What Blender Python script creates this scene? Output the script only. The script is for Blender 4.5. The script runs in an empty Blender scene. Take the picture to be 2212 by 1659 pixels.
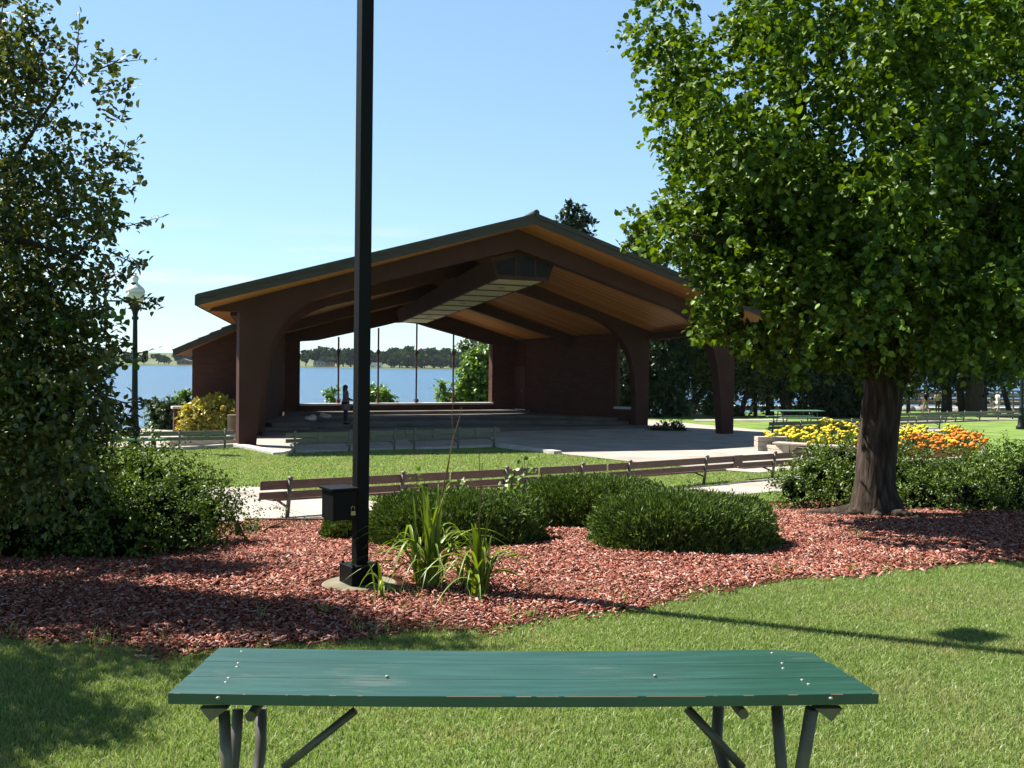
import bpy, bmesh, math, random
import numpy as np
from mathutils import Vector, Matrix
random.seed(7); rng = np.random.default_rng(7)
sc = bpy.context.scene
PI = math.pi
# ------------------------------------------------------------------ camera, sky, sun, exposure
F = 2218.; CX = 1106.; CY = 829.5; HC = 1.9          # working pixel frame 2212 x 1659
cam = bpy.data.cameras.new('camera'); cam.lens = 36 * F / 2212; cam.sensor_width = 36
cam.clip_start = .05; cam.clip_end = 6000
co = bpy.data.objects.new('camera', cam); sc.collection.objects.link(co)
RM = Matrix.Rotation(math.radians(90 - 1.134), 3, 'X') @ Matrix.Rotation(math.radians(.73), 3, 'Z')
co.matrix_world = Matrix.Translation((0, 0, HC)) @ RM.to_4x4()
sc.camera = co
SUN_EL = math.radians(52.5); SUNV = Vector((-.912 * math.cos(SUN_EL), .41 * math.cos(SUN_EL), math.sin(SUN_EL))).normalized()
world = bpy.data.worlds.new('World'); sc.world = world; world.use_nodes = True
wn = world.node_tree.nodes; wl = world.node_tree.links; wn.clear()
wo = wn.new('ShaderNodeOutputWorld'); bg = wn.new('ShaderNodeBackground'); sky = wn.new('ShaderNodeTexSky')
sky.sky_type = 'NISHITA'; sky.sun_disc = False; sky.sun_elevation = SUN_EL
sky.sun_rotation = math.atan2(SUNV.x, SUNV.y)
sky.air_density = 1.0; sky.dust_density = .0; sky.ozone_density = 3.0; sky.altitude = 200
bg.inputs[1].default_value = .078
# faint low clouds near the horizon
tc = wn.new('ShaderNodeTexCoord'); mp = wn.new('ShaderNodeMapping'); mp.inputs['Scale'].default_value = (3.2, 3.2, 26)
nz = wn.new('ShaderNodeTexNoise'); nz.inputs['Scale'].default_value = 2.3; nz.inputs['Detail'].default_value = 5
rp = wn.new('ShaderNodeValToRGB'); rp.color_ramp.elements[0].position = .56; rp.color_ramp.elements[1].position = .72
sx = wn.new('ShaderNodeSeparateXYZ'); band = wn.new('ShaderNodeMapRange'); band.inputs[1].default_value = .14; band.inputs[2].default_value = .05
mm = wn.new('ShaderNodeMath'); mm.operation = 'MULTIPLY'; mx = wn.new('ShaderNodeMixRGB'); mx.inputs[2].default_value = (4.6, 4.7, 4.9, 1)
wl.new(tc.outputs['Generated'], mp.inputs[0]); wl.new(mp.outputs[0], nz.inputs['Vector']); wl.new(nz.outputs[0], rp.inputs[0])
wl.new(tc.outputs['Generated'], sx.inputs[0]); wl.new(sx.outputs[2], band.inputs[0]); wl.new(rp.outputs[0], mm.inputs[0]); wl.new(band.outputs[0], mm.inputs[1])
wl.new(mm.outputs[0], mx.inputs[0]); tint = wn.new('ShaderNodeMixRGB'); tint.blend_type = 'MULTIPLY'; tint.inputs[0].default_value = 1; tint.inputs[2].default_value = (1.2, 1.5, 1.70, 1)
gm = wn.new('ShaderNodeGamma'); gm.inputs[1].default_value = .6; wl.new(sky.outputs[0], gm.inputs[0]); wl.new(gm.outputs[0], tint.inputs[1]); wl.new(tint.outputs[0], mx.inputs[1]); zen = wn.new('ShaderNodeMapRange'); zen.inputs[1].default_value = .40; zen.inputs[2].default_value = .85; zen.inputs[3].default_value = 1; zen.inputs[4].default_value = .3; wl.new(sx.outputs[2], zen.inputs[0])
zm = wn.new('ShaderNodeMixRGB'); zm.blend_type = 'MULTIPLY'; zm.inputs[0].default_value = 1; wl.new(mx.outputs[0], zm.inputs[1]); wl.new(zen.outputs[0], zm.inputs[2]); wl.new(zm.outputs[0], bg.inputs[0]); wl.new(bg.outputs[0], wo.inputs[0])
sl = bpy.data.lights.new('sun', 'SUN'); sl.energy = 5.0; sl.angle = math.radians(.53); sl.color = (1, .95, .86)
so = bpy.data.objects.new('sun', sl); sc.collection.objects.link(so); so.rotation_euler = SUNV.to_track_quat('Z', 'Y').to_euler()
so.location = SUNV * 60
vs = sc.view_settings; vs.view_transform = 'Standard'; vs.look = 'None'; vs.exposure = 1.5; vs.gamma = 1; vs.use_curve_mapping = False
# ------------------------------------------------------------------ helpers
def ray(x, y): return RM @ Vector(((x - CX) / F, -(y - CY) / F, -1))
def at(x, y, D): d = ray(x, y); return Vector((0, 0, HC)) + d * (D / d.y)
def gz(x, y, z): d = ray(x, y); return Vector((0, 0, HC)) + d * ((z - HC) / d.z)
SP = [-60, 0, 5, 8, 10.7, 12.9, 15, 18, 22, 26, 400]; SZ = [.1, .06, 0, -.02, -.1, -.26, -.44, -.70, -.92, -1., -1.]
RX = [-400, -60, -17, -13, -8, 0, 8, 13, 20, 30, 60, 400]; RY = [40, 40, 40.5, 48, 55, 59, 62, 68, 80, 92, 100, 140]
def terr(X, Y):
    X = np.asarray(X, float); Y = np.asarray(Y, float)
    s = Y - .35 * np.clip(X, -25, 25)
    z = np.interp(s, SP, SZ)
    far = np.interp(Y, [50, 62, 90], [0, -.12, -.8]); z = z + far
    t = Y - np.interp(X, RX, RY)
    return z - np.clip(t * .9, 0, 2.6)
def tz(x, y): return float(terr(x, y))
def gt(x, y):
    d = ray(x, y); lo = 1.5
    for k in range(4000):
        D = lo * (1.004 ** k); P = Vector((0, 0, HC)) + d * (D / d.y)
        if P.z <= tz(P.x, P.y): break
    return Vector((P.x, P.y, tz(P.x, P.y)))
def inpoly(X, Y, poly):
    X = np.asarray(X); Y = np.asarray(Y); r = np.zeros(X.shape, bool); n = len(poly)
    for i in range(n):
        x1, y1 = poly[i][:2]; x2, y2 = poly[(i + 1) % n][:2]
        c = ((y1 > Y) != (y2 > Y)) & (X < (x2 - x1) * (Y - y1) / ((y2 - y1) + 1e-12) + x1)
        r ^= c
    return r
def tag(o, label=None, cat=None, group=None, kind=None):
    if label: o['label'] = label
    if cat: o['category'] = cat
    if group: o['group'] = group
    if kind: o['kind'] = kind
    return o
def empty(name, loc, rz=0, label=None, cat=None, group=None):
    o = bpy.data.objects.new(name, None); sc.collection.objects.link(o); o.location = loc; o.rotation_euler = (0, 0, rz)
    o.empty_display_size = .2
    return tag(o, label, cat, group)
def link(name, me, m=None, parent=None, loc=None, smooth=False):
    if m: me.materials.append(m)
    o = bpy.data.objects.new(name, me); sc.collection.objects.link(o)
    if parent: o.parent = parent
    if loc is not None: o.location = loc
    if smooth: me.polygons.foreach_set('use_smooth', [True] * len(me.polygons))
    return o
def copy_tree(o, parent=None):
    c = o.copy(); sc.collection.objects.link(c); c.parent = parent
    for ch in list(o.children): copy_tree(ch, c)
    return c
def npmesh(name, V, Fc, m=None, parent=None, smooth=False):
    me = bpy.data.meshes.new(name); V = np.ascontiguousarray(V, np.float32); Fc = np.ascontiguousarray(Fc, np.int32)
    n, k = Fc.shape
    me.vertices.add(len(V)); me.vertices.foreach_set('co', V.ravel())
    me.loops.add(n * k); me.loops.foreach_set('vertex_index', Fc.ravel())
    me.polygons.add(n); me.polygons.foreach_set('loop_start', np.arange(n, dtype=np.int32) * k)
    me.update(calc_edges=True)
    return link(name, me, m, parent, smooth=smooth)
class MB:
    def __init__(s): s.v = []; s.f = []
    def add(s, vs, fs):
        b = len(s.v); s.v += [tuple(v) for v in vs]; s.f += [tuple(b + i for i in f) for f in fs]; return s
    def box(s, c, d, R=None):
        x, y, z = [k / 2 for k in d]; R = R or Matrix.Identity(3); c = Vector(c)
        vs = [c + R @ Vector(p) for p in ((-x, -y, -z), (x, -y, -z), (x, y, -z), (-x, y, -z), (-x, -y, z), (x, -y, z), (x, y, z), (-x, y, z))]
        return s.add(vs, [(0, 3, 2, 1), (4, 5, 6, 7), (0, 1, 5, 4), (1, 2, 6, 5), (2, 3, 7, 6), (3, 0, 4, 7)])
    def beam(s, a, b, w, h, up=(0, 0, 1)):
        a = Vector(a); b = Vector(b); d = (b - a); L = d.length; d.normalize(); up = Vector(up)
        sd = d.cross(up).normalized(); u2 = sd.cross(d)
        R = Matrix((d, sd, u2)).transposed(); return s.box((a + b) / 2, (L, w, h), R)
    def tube(s, pts, r, n=10, cap=True):
        pts = [Vector(p) for p in pts]; b = len(s.v); m = len(pts)
        if not hasattr(r, '__len__'): r = [r] * m
        ref = Vector((0, 0, 1)) if abs((pts[-1] - pts[0]).normalized().z) < .9 else Vector((1, 0, 0))
        for i, p in enumerate(pts):
            d = (pts[min(i + 1, m - 1)] - pts[max(i - 1, 0)]).normalized(); x = d.cross(ref).normalized(); y = d.cross(x)
            for k in range(n):
                a = 2 * PI * k / n; s.v.append(tuple(p + (x * math.cos(a) + y * math.sin(a)) * r[i]))
        for i in range(m - 1):
            for k in range(n):
                s.f.append((b + i * n + k, b + i * n + (k + 1) % n, b + (i + 1) * n + (k + 1) % n, b + (i + 1) * n + k))
        if cap: s.f.append(tuple(b + k for k in range(n))[::-1]); s.f.append(tuple(b + (m - 1) * n + k for k in range(n)))
        return s
    def lathe(s, prof, c=(0, 0, 0), n=16):
        return s.tube([(c[0], c[1], c[2] + z) for r, z in prof], [max(r, .001) for r, z in prof], n)
    def prism(s, poly, z0, z1):      # xy polygon extruded vertically
        n = len(poly); b = [(p[0], p[1], z0) for p in poly] + [(p[0], p[1], z1) for p in poly]
        return s.add(b, [tuple(range(n))[::-1], tuple(range(n, 2 * n))] + [(i, (i + 1) % n, n + (i + 1) % n, n + i) for i in range(n)])
    def extr(s, poly, v0, v1):       # (u,z) polygon extruded along local y
        n = len(poly); b = [(p[0], v0, p[1]) for p in poly] + [(p[0], v1, p[1]) for p in poly]
        return s.add(b, [tuple(range(n)), tuple(range(n, 2 * n))[::-1]] + [(i, n + i, n + (i + 1) % n, (i + 1) % n) for i in range(n)])
    def ball(s, c, r, n=10, m=6):
        if not hasattr(r, '__len__'): r = (r, r, r)
        b = len(s.v)
        for j in range(m + 1):
            t = PI * j / m
            for k in range(n):
                a = 2 * PI * k / n; s.v.append((c[0] + r[0] * math.sin(t) * math.cos(a), c[1] + r[1] * math.sin(t) * math.sin(a), c[2] + r[2] * math.cos(t)))
        for j in range(m):
            for k in range(n): s.f.append((b + j * n + k, b + (j + 1) * n + k, b + (j + 1) * n + (k + 1) % n, b + j * n + (k + 1) % n))
        return s
    def build(s, name, m=None, parent=None, smooth=False, bevel=0, fix=True):
        me = bpy.data.meshes.new(name); me.from_pydata(s.v, [], s.f)
        bm = bmesh.new(); bm.from_mesh(me)
        if fix: bmesh.ops.remove_doubles(bm, verts=bm.verts, dist=1e-5); bmesh.ops.recalc_face_normals(bm, faces=bm.faces)
        bm.to_mesh(me); bm.free()
        o = link(name, me, m, parent, smooth=False)
        if smooth:
            me.polygons.foreach_set('use_smooth', [len(p.vertices) == 4 for p in me.polygons])
        if bevel:
            b = o.modifiers.new('b', 'BEVEL'); b.width = bevel; b.segments = 2; b.limit_method = 'ANGLE'
        return o
# ------------------------------------------------------------------ materials
KA = .74
def ramp(nt, fac, cols, pos=None):
    cols = [tuple(KA * q for q in c) for c in cols]
    r = nt.nodes.new('ShaderNodeValToRGB'); e = r.color_ramp.elements; n = len(cols)
    pos = pos or [i / (n - 1) for i in range(n)]
    while len(e) < n: e.new(.5)
    for i, c in enumerate(cols): e[i].position = pos[i]; e[i].color = (*c, 1)
    nt.links.new(fac, r.inputs[0]); return r.outputs[0]
def mat(name, col, col2=None, rough=.7, scale=5, bump=0, bscale=None, detail=6, spec=.3, metal=0, stretch=None, pos=None):
    m = bpy.data.materials.new(name); m.use_nodes = True; nt = m.node_tree; p = nt.nodes['Principled BSDF']
    p.inputs['Roughness'].default_value = rough; p.inputs['Specular IOR Level'].default_value = spec; p.inputs['Metallic'].default_value = metal
    p.inputs['Base Color'].default_value = (*[KA * q for q in col], 1)
    t = nt.nodes.new('ShaderNodeTexCoord'); v = t.outputs['Object']
    if stretch:
        mpn = nt.nodes.new('ShaderNodeMapping'); mpn.inputs['Scale'].default_value = stretch; nt.links.new(v, mpn.inputs[0]); v = mpn.outputs[0]
    if col2 is not None:
        cs = [col] + (list(col2) if hasattr(col2[0], '__len__') else [col2])
        n = nt.nodes.new('ShaderNodeTexNoise'); n.inputs['Scale'].default_value = scale; n.inputs['Detail'].default_value = detail
        nt.links.new(v, n.inputs['Vector'])
        nt.links.new(ramp(nt, n.outputs[0], cs, pos or [.32 + .36 * i / (len(cs) - 1) for i in range(len(cs))]), p.inputs['Base Color'])
    if bump:
        n2 = nt.nodes.new('ShaderNodeTexNoise'); n2.inputs['Scale'].default_value = bscale or scale * 4; n2.inputs['Detail'].default_value = 5
        nt.links.new(v, n2.inputs['Vector']); b = nt.nodes.new('ShaderNodeBump'); b.inputs['Strength'].default_value = bump; b.inputs['Distance'].default_value = .02
        nt.links.new(n2.outputs[0], b.inputs['Height']); nt.links.new(b.outputs[0], p.inputs['Normal'])
    return m
def leafmat(name, cols, trans=.35, rough=.45, gloss=.12, back=1.2, patch=None):
    m = bpy.data.materials.new(name); m.use_nodes = True; nt = m.node_tree; nt.nodes.clear(); N = nt.nodes.new; L = nt.links.new
    g = N('ShaderNodeNewGeometry'); c = ramp(nt, g.outputs['Random Per Island'], cols)
    if patch:
        tcn = N('ShaderNodeTexCoord'); pn = N('ShaderNodeTexNoise'); pn.inputs['Scale'].default_value = .9; pn.inputs['Detail'].default_value = 7; pn.inputs['Roughness'].default_value = .65; L(tcn.outputs['Object'], pn.inputs['Vector'])
        mr_ = N('ShaderNodeMapRange'); mr_.inputs[1].default_value = .5; mr_.inputs[2].default_value = .74; mr_.inputs[4].default_value = .75; L(pn.outputs[0], mr_.inputs[0])
        mi_ = N('ShaderNodeMixRGB'); mi_.inputs[2].default_value = (*[KA * q for q in patch], 1); L(mr_.outputs[0], mi_.inputs[0]); L(c, mi_.inputs[1]); c = mi_.outputs[0]
    d = N('ShaderNodeBsdfDiffuse'); t = N('ShaderNodeBsdfTranslucent'); gl = N('ShaderNodeBsdfGlossy'); gl.inputs['Roughness'].default_value = rough
    gl.inputs['Color'].default_value = (.8, .85, .75, 1)
    hs = N('ShaderNodeHueSaturation'); hs.inputs['Hue'].default_value = .485; hs.inputs['Saturation'].default_value = 1.15; hs.inputs['Value'].default_value = back
    L(c, hs.inputs['Color']); L(c, d.inputs[0]); L(hs.outputs[0], t.inputs[0])
    m1 = N('ShaderNodeMixShader'); m1.inputs[0].default_value = trans; L(d.outputs[0], m1.inputs[1]); L(t.outputs[0], m1.inputs[2])
    m2 = N('ShaderNodeMixShader'); m2.inputs[0].default_value = gloss; L(m1.outputs[0], m2.inputs[1]); L(gl.outputs[0], m2.inputs[2])
    o = N('ShaderNodeOutputMaterial'); L(m2.outputs[0], o.inputs[0]); return m
def brickmat(name, c1, c2, mortar, axis='X', grain=1.):
    m = bpy.data.materials.new(name); m.use_nodes = True; nt = m.node_tree; p = nt.nodes['Principled BSDF']; N = nt.nodes.new; L = nt.links.new
    t = N('ShaderNodeTexCoord'); s = N('ShaderNodeSeparateXYZ'); cb = N('ShaderNodeCombineXYZ'); L(t.outputs['Object'], s.inputs[0])
    L(s.outputs[axis], cb.inputs[0]); L(s.outputs['Z'], cb.inputs[1])
    b = N('ShaderNodeTexBrick'); b.inputs['Scale'].default_value = 1; b.inputs['Brick Width'].default_value = .3; b.inputs['Row Height'].default_value = .1
    b.inputs['Mortar Size'].default_value = .011; b.inputs['Mortar Smooth'].default_value = .2; b.inputs['Bias'].default_value = 0
    c1, c2, mortar = [tuple(KA * q for q in c) for c in (c1, c2, mortar)]; b.inputs['Color1'].default_value = (*c1, 1); b.inputs['Color2'].default_value = (*c2, 1); b.inputs['Mortar'].default_value = (*mortar, 1)
    L(cb.outputs[0], b.inputs['Vector'])
    n = N('ShaderNodeTexNoise'); n.inputs['Scale'].default_value = 1.2; n.inputs['Detail'].default_value = 6; L(t.outputs['Object'], n.inputs['Vector'])
    mr = N('ShaderNodeMapRange'); mr.inputs[3].default_value = .72; mr.inputs[4].default_value = 1.25; L(n.outputs[0], mr.inputs[0])
    mu = N('ShaderNodeMixRGB'); mu.blend_type = 'MULTIPLY'; mu.inputs[0].default_value = 1; L(b.outputs[0], mu.inputs[1]); L(mr.outputs[0], mu.inputs[2]); L(mu.outputs[0], p.inputs['Base Color'])
    bp = N('ShaderNodeBump'); bp.inputs['Strength'].default_value = .8; bp.inputs['Distance'].default_value = .015; bp.invert = True
    L(b.outputs['Fac'], bp.inputs['Height']); L(bp.outputs[0], p.inputs['Normal']); p.inputs['Roughness'].default_value = .9; p.inputs['Specular IOR Level'].default_value = .15
    return m
def plankmat(name, cols, width, axis=0, rough=.6, bump=.5):
    """boards whose joints repeat along the given object axis, each board its own tone"""
    m = bpy.data.materials.new(name); m.use_nodes = True; nt = m.node_tree; p = nt.nodes['Principled BSDF']; N = nt.nodes.new; L = nt.links.new
    t = N('ShaderNodeTexCoord'); s = N('ShaderNodeSeparateXYZ'); L(t.outputs['Object'], s.inputs[0])
    dv = N('ShaderNodeMath'); dv.operation = 'DIVIDE'; dv.inputs[1].default_value = width; L(s.outputs[axis], dv.inputs[0])
    fl = N('ShaderNodeMath'); fl.operation = 'FLOOR'; L(dv.outputs[0], fl.inputs[0]); fr = N('ShaderNodeMath'); fr.operation = 'FRACT'; L(dv.outputs[0], fr.inputs[0])
    wn_ = N('ShaderNodeTexWhiteNoise'); wn_.noise_dimensions = '1D'; L(fl.outputs[0], wn_.inputs['W'])
    ns = N('ShaderNodeTexNoise'); ns.inputs['Scale'].default_value = 3; ns.inputs['Detail'].default_value = 8
    mpn = N('ShaderNodeMapping'); sc_ = [1, 1, 1]; sc_[axis] = 14; sc_[1 - axis] = 1.2; mpn.inputs['Scale'].default_value = sc_; L(t.outputs['Object'], mpn.inputs[0]); L(mpn.outputs[0], ns.inputs['Vector'])
    ad = N('ShaderNodeMath'); ad.operation = 'MULTIPLY_ADD'; ad.inputs[1].default_value = .5; L(wn_.outputs[0], ad.inputs[0])
    hf = N('ShaderNodeMath'); hf.operation = 'MULTIPLY'; hf.inputs[1].default_value = .5; L(ns.outputs[0], hf.inputs[0]); L(hf.outputs[0], ad.inputs[2])
    c = ramp(nt, ad.outputs[0], cols)
    gp = N('ShaderNodeMath'); gp.operation = 'GREATER_THAN'; gp.inputs[1].default_value = .1; L(fr.outputs[0], gp.inputs[0])
    mu = N('ShaderNodeMixRGB'); mu.blend_type = 'MULTIPLY'; mu.inputs[0].default_value = .65; L(c, mu.inputs[1]); L(gp.outputs[0], mu.inputs[2]); L(mu.outputs[0], p.inputs['Base Color'])
    bp = N('ShaderNodeBump'); bp.inputs['Strength'].default_value = bump; bp.inputs['Distance'].default_value = .01; L(gp.outputs[0], bp.inputs['Height']); L(bp.outputs[0], p.inputs['Normal'])
    p.inputs['Roughness'].default_value = rough; p.inputs['Specular IOR Level'].default_value = .2
    return m
M = {}
M['grass_ground'] = mat('lawn ground', (.12, .19, .045), [(.18, .27, .07), (.24, .32, .09)], rough=.95, scale=.9, bump=.7, bscale=60, spec=.05, detail=12)
M['grass'] = leafmat('grass blade', [(.13, .22, .045), (.23, .35, .085), (.33, .44, .14), (.48, .49, .26)], trans=.4, gloss=.02, patch=(.38, .33, .16))
M['grass_tuft'] = leafmat('long grass', [(.14, .26, .04), (.25, .38, .08)], trans=.35, gloss=.06)
M['mulch_ground'] = mat('mulch soil', (.035, .012, .008), (.10, .03, .02), scale=25, bump=1, bscale=60, rough=1, spec=.05)
M['mulch'] = leafmat('mulch chip', [(.065, .021, .014), (.18, .053, .037), (.34, .105, .074), (.44, .18, .13), (.64, .44, .36)], trans=0, gloss=.01, patch=(.20, .085, .06))
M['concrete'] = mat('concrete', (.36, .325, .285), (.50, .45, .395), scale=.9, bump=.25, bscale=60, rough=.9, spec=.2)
def joints(m, w, ang):
    nt = m.node_tree; p = nt.nodes['Principled BSDF']; base = p.inputs['Base Color'].links[0].from_socket; N = nt.nodes.new; L = nt.links.new
    t = N('ShaderNodeTexCoord'); a = N('ShaderNodeMapping'); a.inputs['Rotation'].default_value = (0, 0, ang); L(t.outputs['Object'], a.inputs[0])
    b = N('ShaderNodeTexBrick'); b.offset = 0; b.inputs['Scale'].default_value = 1; b.inputs['Brick Width'].default_value = w; b.inputs['Row Height'].default_value = w; b.inputs['Mortar Size'].default_value = .014
    b.inputs['Color1'].default_value = (1, 1, 1, 1); b.inputs['Color2'].default_value = (.9, .9, .9, 1); b.inputs['Mortar'].default_value = (.35, .33, .3, 1); L(a.outputs[0], b.inputs['Vector'])
    mu = N('ShaderNodeMixRGB'); mu.blend_type = 'MULTIPLY'; mu.inputs[0].default_value = 1; L(base, mu.inputs[1]); L(b.outputs[0], mu.inputs[2]); L(mu.outputs[0], p.inputs['Base Color'])
joints(M['concrete'], 2.4, -math.radians(27))
M['kerb'] = mat('kerb concrete', (.5, .47, .42), (.66, .62, .57), scale=3, bump=.3, bscale=40, rough=.9)
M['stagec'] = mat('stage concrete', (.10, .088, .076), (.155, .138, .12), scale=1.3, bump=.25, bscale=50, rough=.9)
M['frame'] = mat('brown laminated frame', (.062, .027, .019), (.078, .034, .025), scale=1.2, rough=.8, spec=.15, bump=.06, bscale=30)
M['soffit'] = plankmat('cedar soffit', [(.26, .095, .025), (.48, .19, .05), (.70, .31, .09)], .14, axis=1)
M['fascia'] = mat('dark fascia', (.042, .036, .032), (.065, .057, .05), scale=2, rough=.75, stretch=(1, 1, 8))
M['shingle'] = mat('roof shingles', (.035, .036, .036), (.075, .075, .072), scale=12, rough=.95, bump=.6)
M['drip'] = mat('drip edge', (.04, .07, .08), (.05, .085, .095), rough=.5)
M['brick_u'] = brickmat('brick front', (.085, .033, .024), (.12, .047, .034), (.06, .042, .034), 'X')
M['brick_v'] = brickmat('brick side', (.085, .033, .024), (.12, .047, .034), (.06, .042, .034), 'Y')
M['door'] = mat('brown door', (.08, .026, .02), (.095, .03, .024), rough=.5)
M['metal'] = mat('grey metal', (.35, .35, .34), rough=.4, metal=.8)
M['boltm'] = mat('weathered bolt', (.3, .3, .28), rough=.6, metal=.5)
M['rust'] = mat('rusty brown rod', (.10, .04, .035), (.17, .07, .06), scale=8, rough=.7)
M['cream'] = mat('cream acoustic panel', (.62, .52, .34), (.72, .62, .42), scale=2, rough=.8)
M['dark'] = mat('black opening', (.01, .01, .01), rough=.9)
M['glass'] = mat('dark mesh panel', (.012, .014, .015), (.022, .024, .025), scale=6, rough=.7, spec=.1)
M['black'] = mat('black painted steel', (.003, .0035, .004), (.005, .005, .006), scale=3, rough=.55, spec=.12)
M['lampgreen'] = mat('lamp post paint', (.006, .011, .010), (.01, .018, .016), rough=.5, spec=.2)
M['globe'] = mat('white globe', (.78, .74, .66), rough=.25, spec=.5)
M['globe2'] = mat('white cap', (.85, .86, .86), rough=.3, spec=.5)
M['slat_brown'] = mat('brown bench slat', (.13, .07, .055), (.2, .115, .09), scale=6, rough=.6, spec=.35, bump=.2, stretch=(1, 1, 6))
M['slat_green'] = mat('olive bench slat', (.14, .145, .095), (.2, .205, .14), scale=6, rough=.6, spec=.35, stretch=(1, 1, 6))
M['postp'] = mat('bench post', (.11, .085, .07), (.2, .165, .14), scale=9, rough=.5, spec=.4)
M['postg'] = mat('green bench post', (.13, .13, .1), (.22, .21, .17), scale=9, rough=.5, spec=.4)
M['bark'] = mat('grey brown bark', (.028, .02, .015), [(.06, .045, .034), (.11, .085, .065)], scale=7, bump=1, bscale=9, rough=1, spec=.1, stretch=(2.2, 2.2, .35))
M['barkd'] = mat('dark bark', (.03, .022, .018), (.075, .055, .042), scale=6, bump=.8, rough=1, stretch=(3, 3, .5))
M['twig'] = mat('twig', (.07, .045, .03), (.12, .08, .05), scale=20, rough=.9)
M['rtree'] = leafmat('broad leaf', [(.02, .05, .005), (.055, .12, .008), (.12, .21, .018), (.22, .33, .045)], trans=.3, gloss=.025, rough=.5)
M['ltree'] = leafmat('crab leaf', [(.024, .045, .010), (.055, .085, .016), (.10, .135, .026), (.17, .165, .04)], trans=.34, gloss=.05, rough=.42)
M['ltree2'] = leafmat('bright leaf', [(.05, .12, .012), (.10, .22, .02)], trans=.5, gloss=.06)
M['shrub'] = leafmat('cotoneaster leaf', [(.026, .058, .007), (.08, .14, .016), (.18, .27, .04)], trans=.25, gloss=.03, rough=.45)
M['yew'] = leafmat('yew needle', [(.022, .055, .012), (.06, .115, .02), (.125, .19, .035), (.2, .28, .055)], trans=.15, gloss=.02, rough=.5)
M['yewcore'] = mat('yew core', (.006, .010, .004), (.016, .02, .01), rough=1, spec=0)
M['lily'] = leafmat('daylily blade', [(.09, .16, .02), (.17, .26, .03), (.28, .38, .06)], trans=.4, gloss=.04, rough=.4)
M['stalk'] = mat('dry stalk', (.20, .12, .06), (.3, .2, .1), rough=.9)
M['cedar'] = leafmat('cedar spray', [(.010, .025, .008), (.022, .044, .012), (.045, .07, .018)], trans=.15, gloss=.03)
M['cedarlit'] = leafmat('sunlit cedar spray', [(.03, .05, .010), (.085, .12, .022), (.19, .23, .06)], trans=.5, gloss=.02, back=1.5)  # sunlight painted into the colour: a paler, more translucent copy of the cedar
M['cedar2'] = leafmat('green tree leaf', [(.02, .05, .012), (.045, .09, .02), (.09, .15, .03)], trans=.3, gloss=.06)
M['bright'] = leafmat('young leaf', [(.07, .15, .015), (.14, .26, .03), (.2, .33, .05)], trans=.45, gloss=.06)
M['gold'] = leafmat('golden leaf', [(.34, .38, .04), (.62, .58, .07), (.52, .32, .08), (.28, .38, .05)], trans=.3, gloss=.06)
M['fartree'] = leafmat('far foliage', [(.024, .055, .02), (.05, .095, .03), (.08, .13, .042)], trans=.1, gloss=0)
M['farwillow'] = leafmat('far willow foliage', [(.05, .085, .035), (.09, .13, .055)], trans=.1, gloss=0)
M['marileaf'] = leafmat('marigold leaf', [(.05, .12, .03), (.10, .20, .05)], trans=.3, gloss=.05)
M['yellow'] = mat('yellow petals', (.80, .55, .01), (.85, .65, .03), scale=40, rough=.7)
M['orange'] = mat('orange petals', (.75, .18, .005), (.82, .28, .01), scale=40, rough=.7)
M['timber'] = mat('weathered timber', (.38, .32, .25), (.62, .55, .45), scale=5, rough=.9, bump=.4, stretch=(1, 1, 6))
M['timberd'] = mat('grey boardwalk timber', (.16, .12, .09), (.28, .22, .17), scale=4, rough=.9)
M['tpipe'] = mat('worn steel pipe', (.07, .06, .05), (.16, .14, .12), scale=7, rough=.55, metal=.3, spec=.5)
M['white'] = mat('white plastic', (.75, .75, .75), rough=.5)
M['pinkbag'] = mat('pinkish bag', (.6, .45, .42), (.75, .68, .66), scale=12, rough=.5, bump=.6)
M['skin'] = mat('skin', (.42, .22, .14), rough=.6)
M['skind'] = mat('tanned skin', (.16, .08, .05), rough=.6)
M['brass'] = mat('brass padlock', (.45, .36, .16), rough=.35, metal=.7)
M['ttable'] = mat('background table', (.10, .2, .15), (.14, .26, .2), rough=.5)
M['rock'] = mat('shore rock', (.16, .14, .12), (.34, .31, .28), scale=3, rough=.95, bump=.8)
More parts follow.
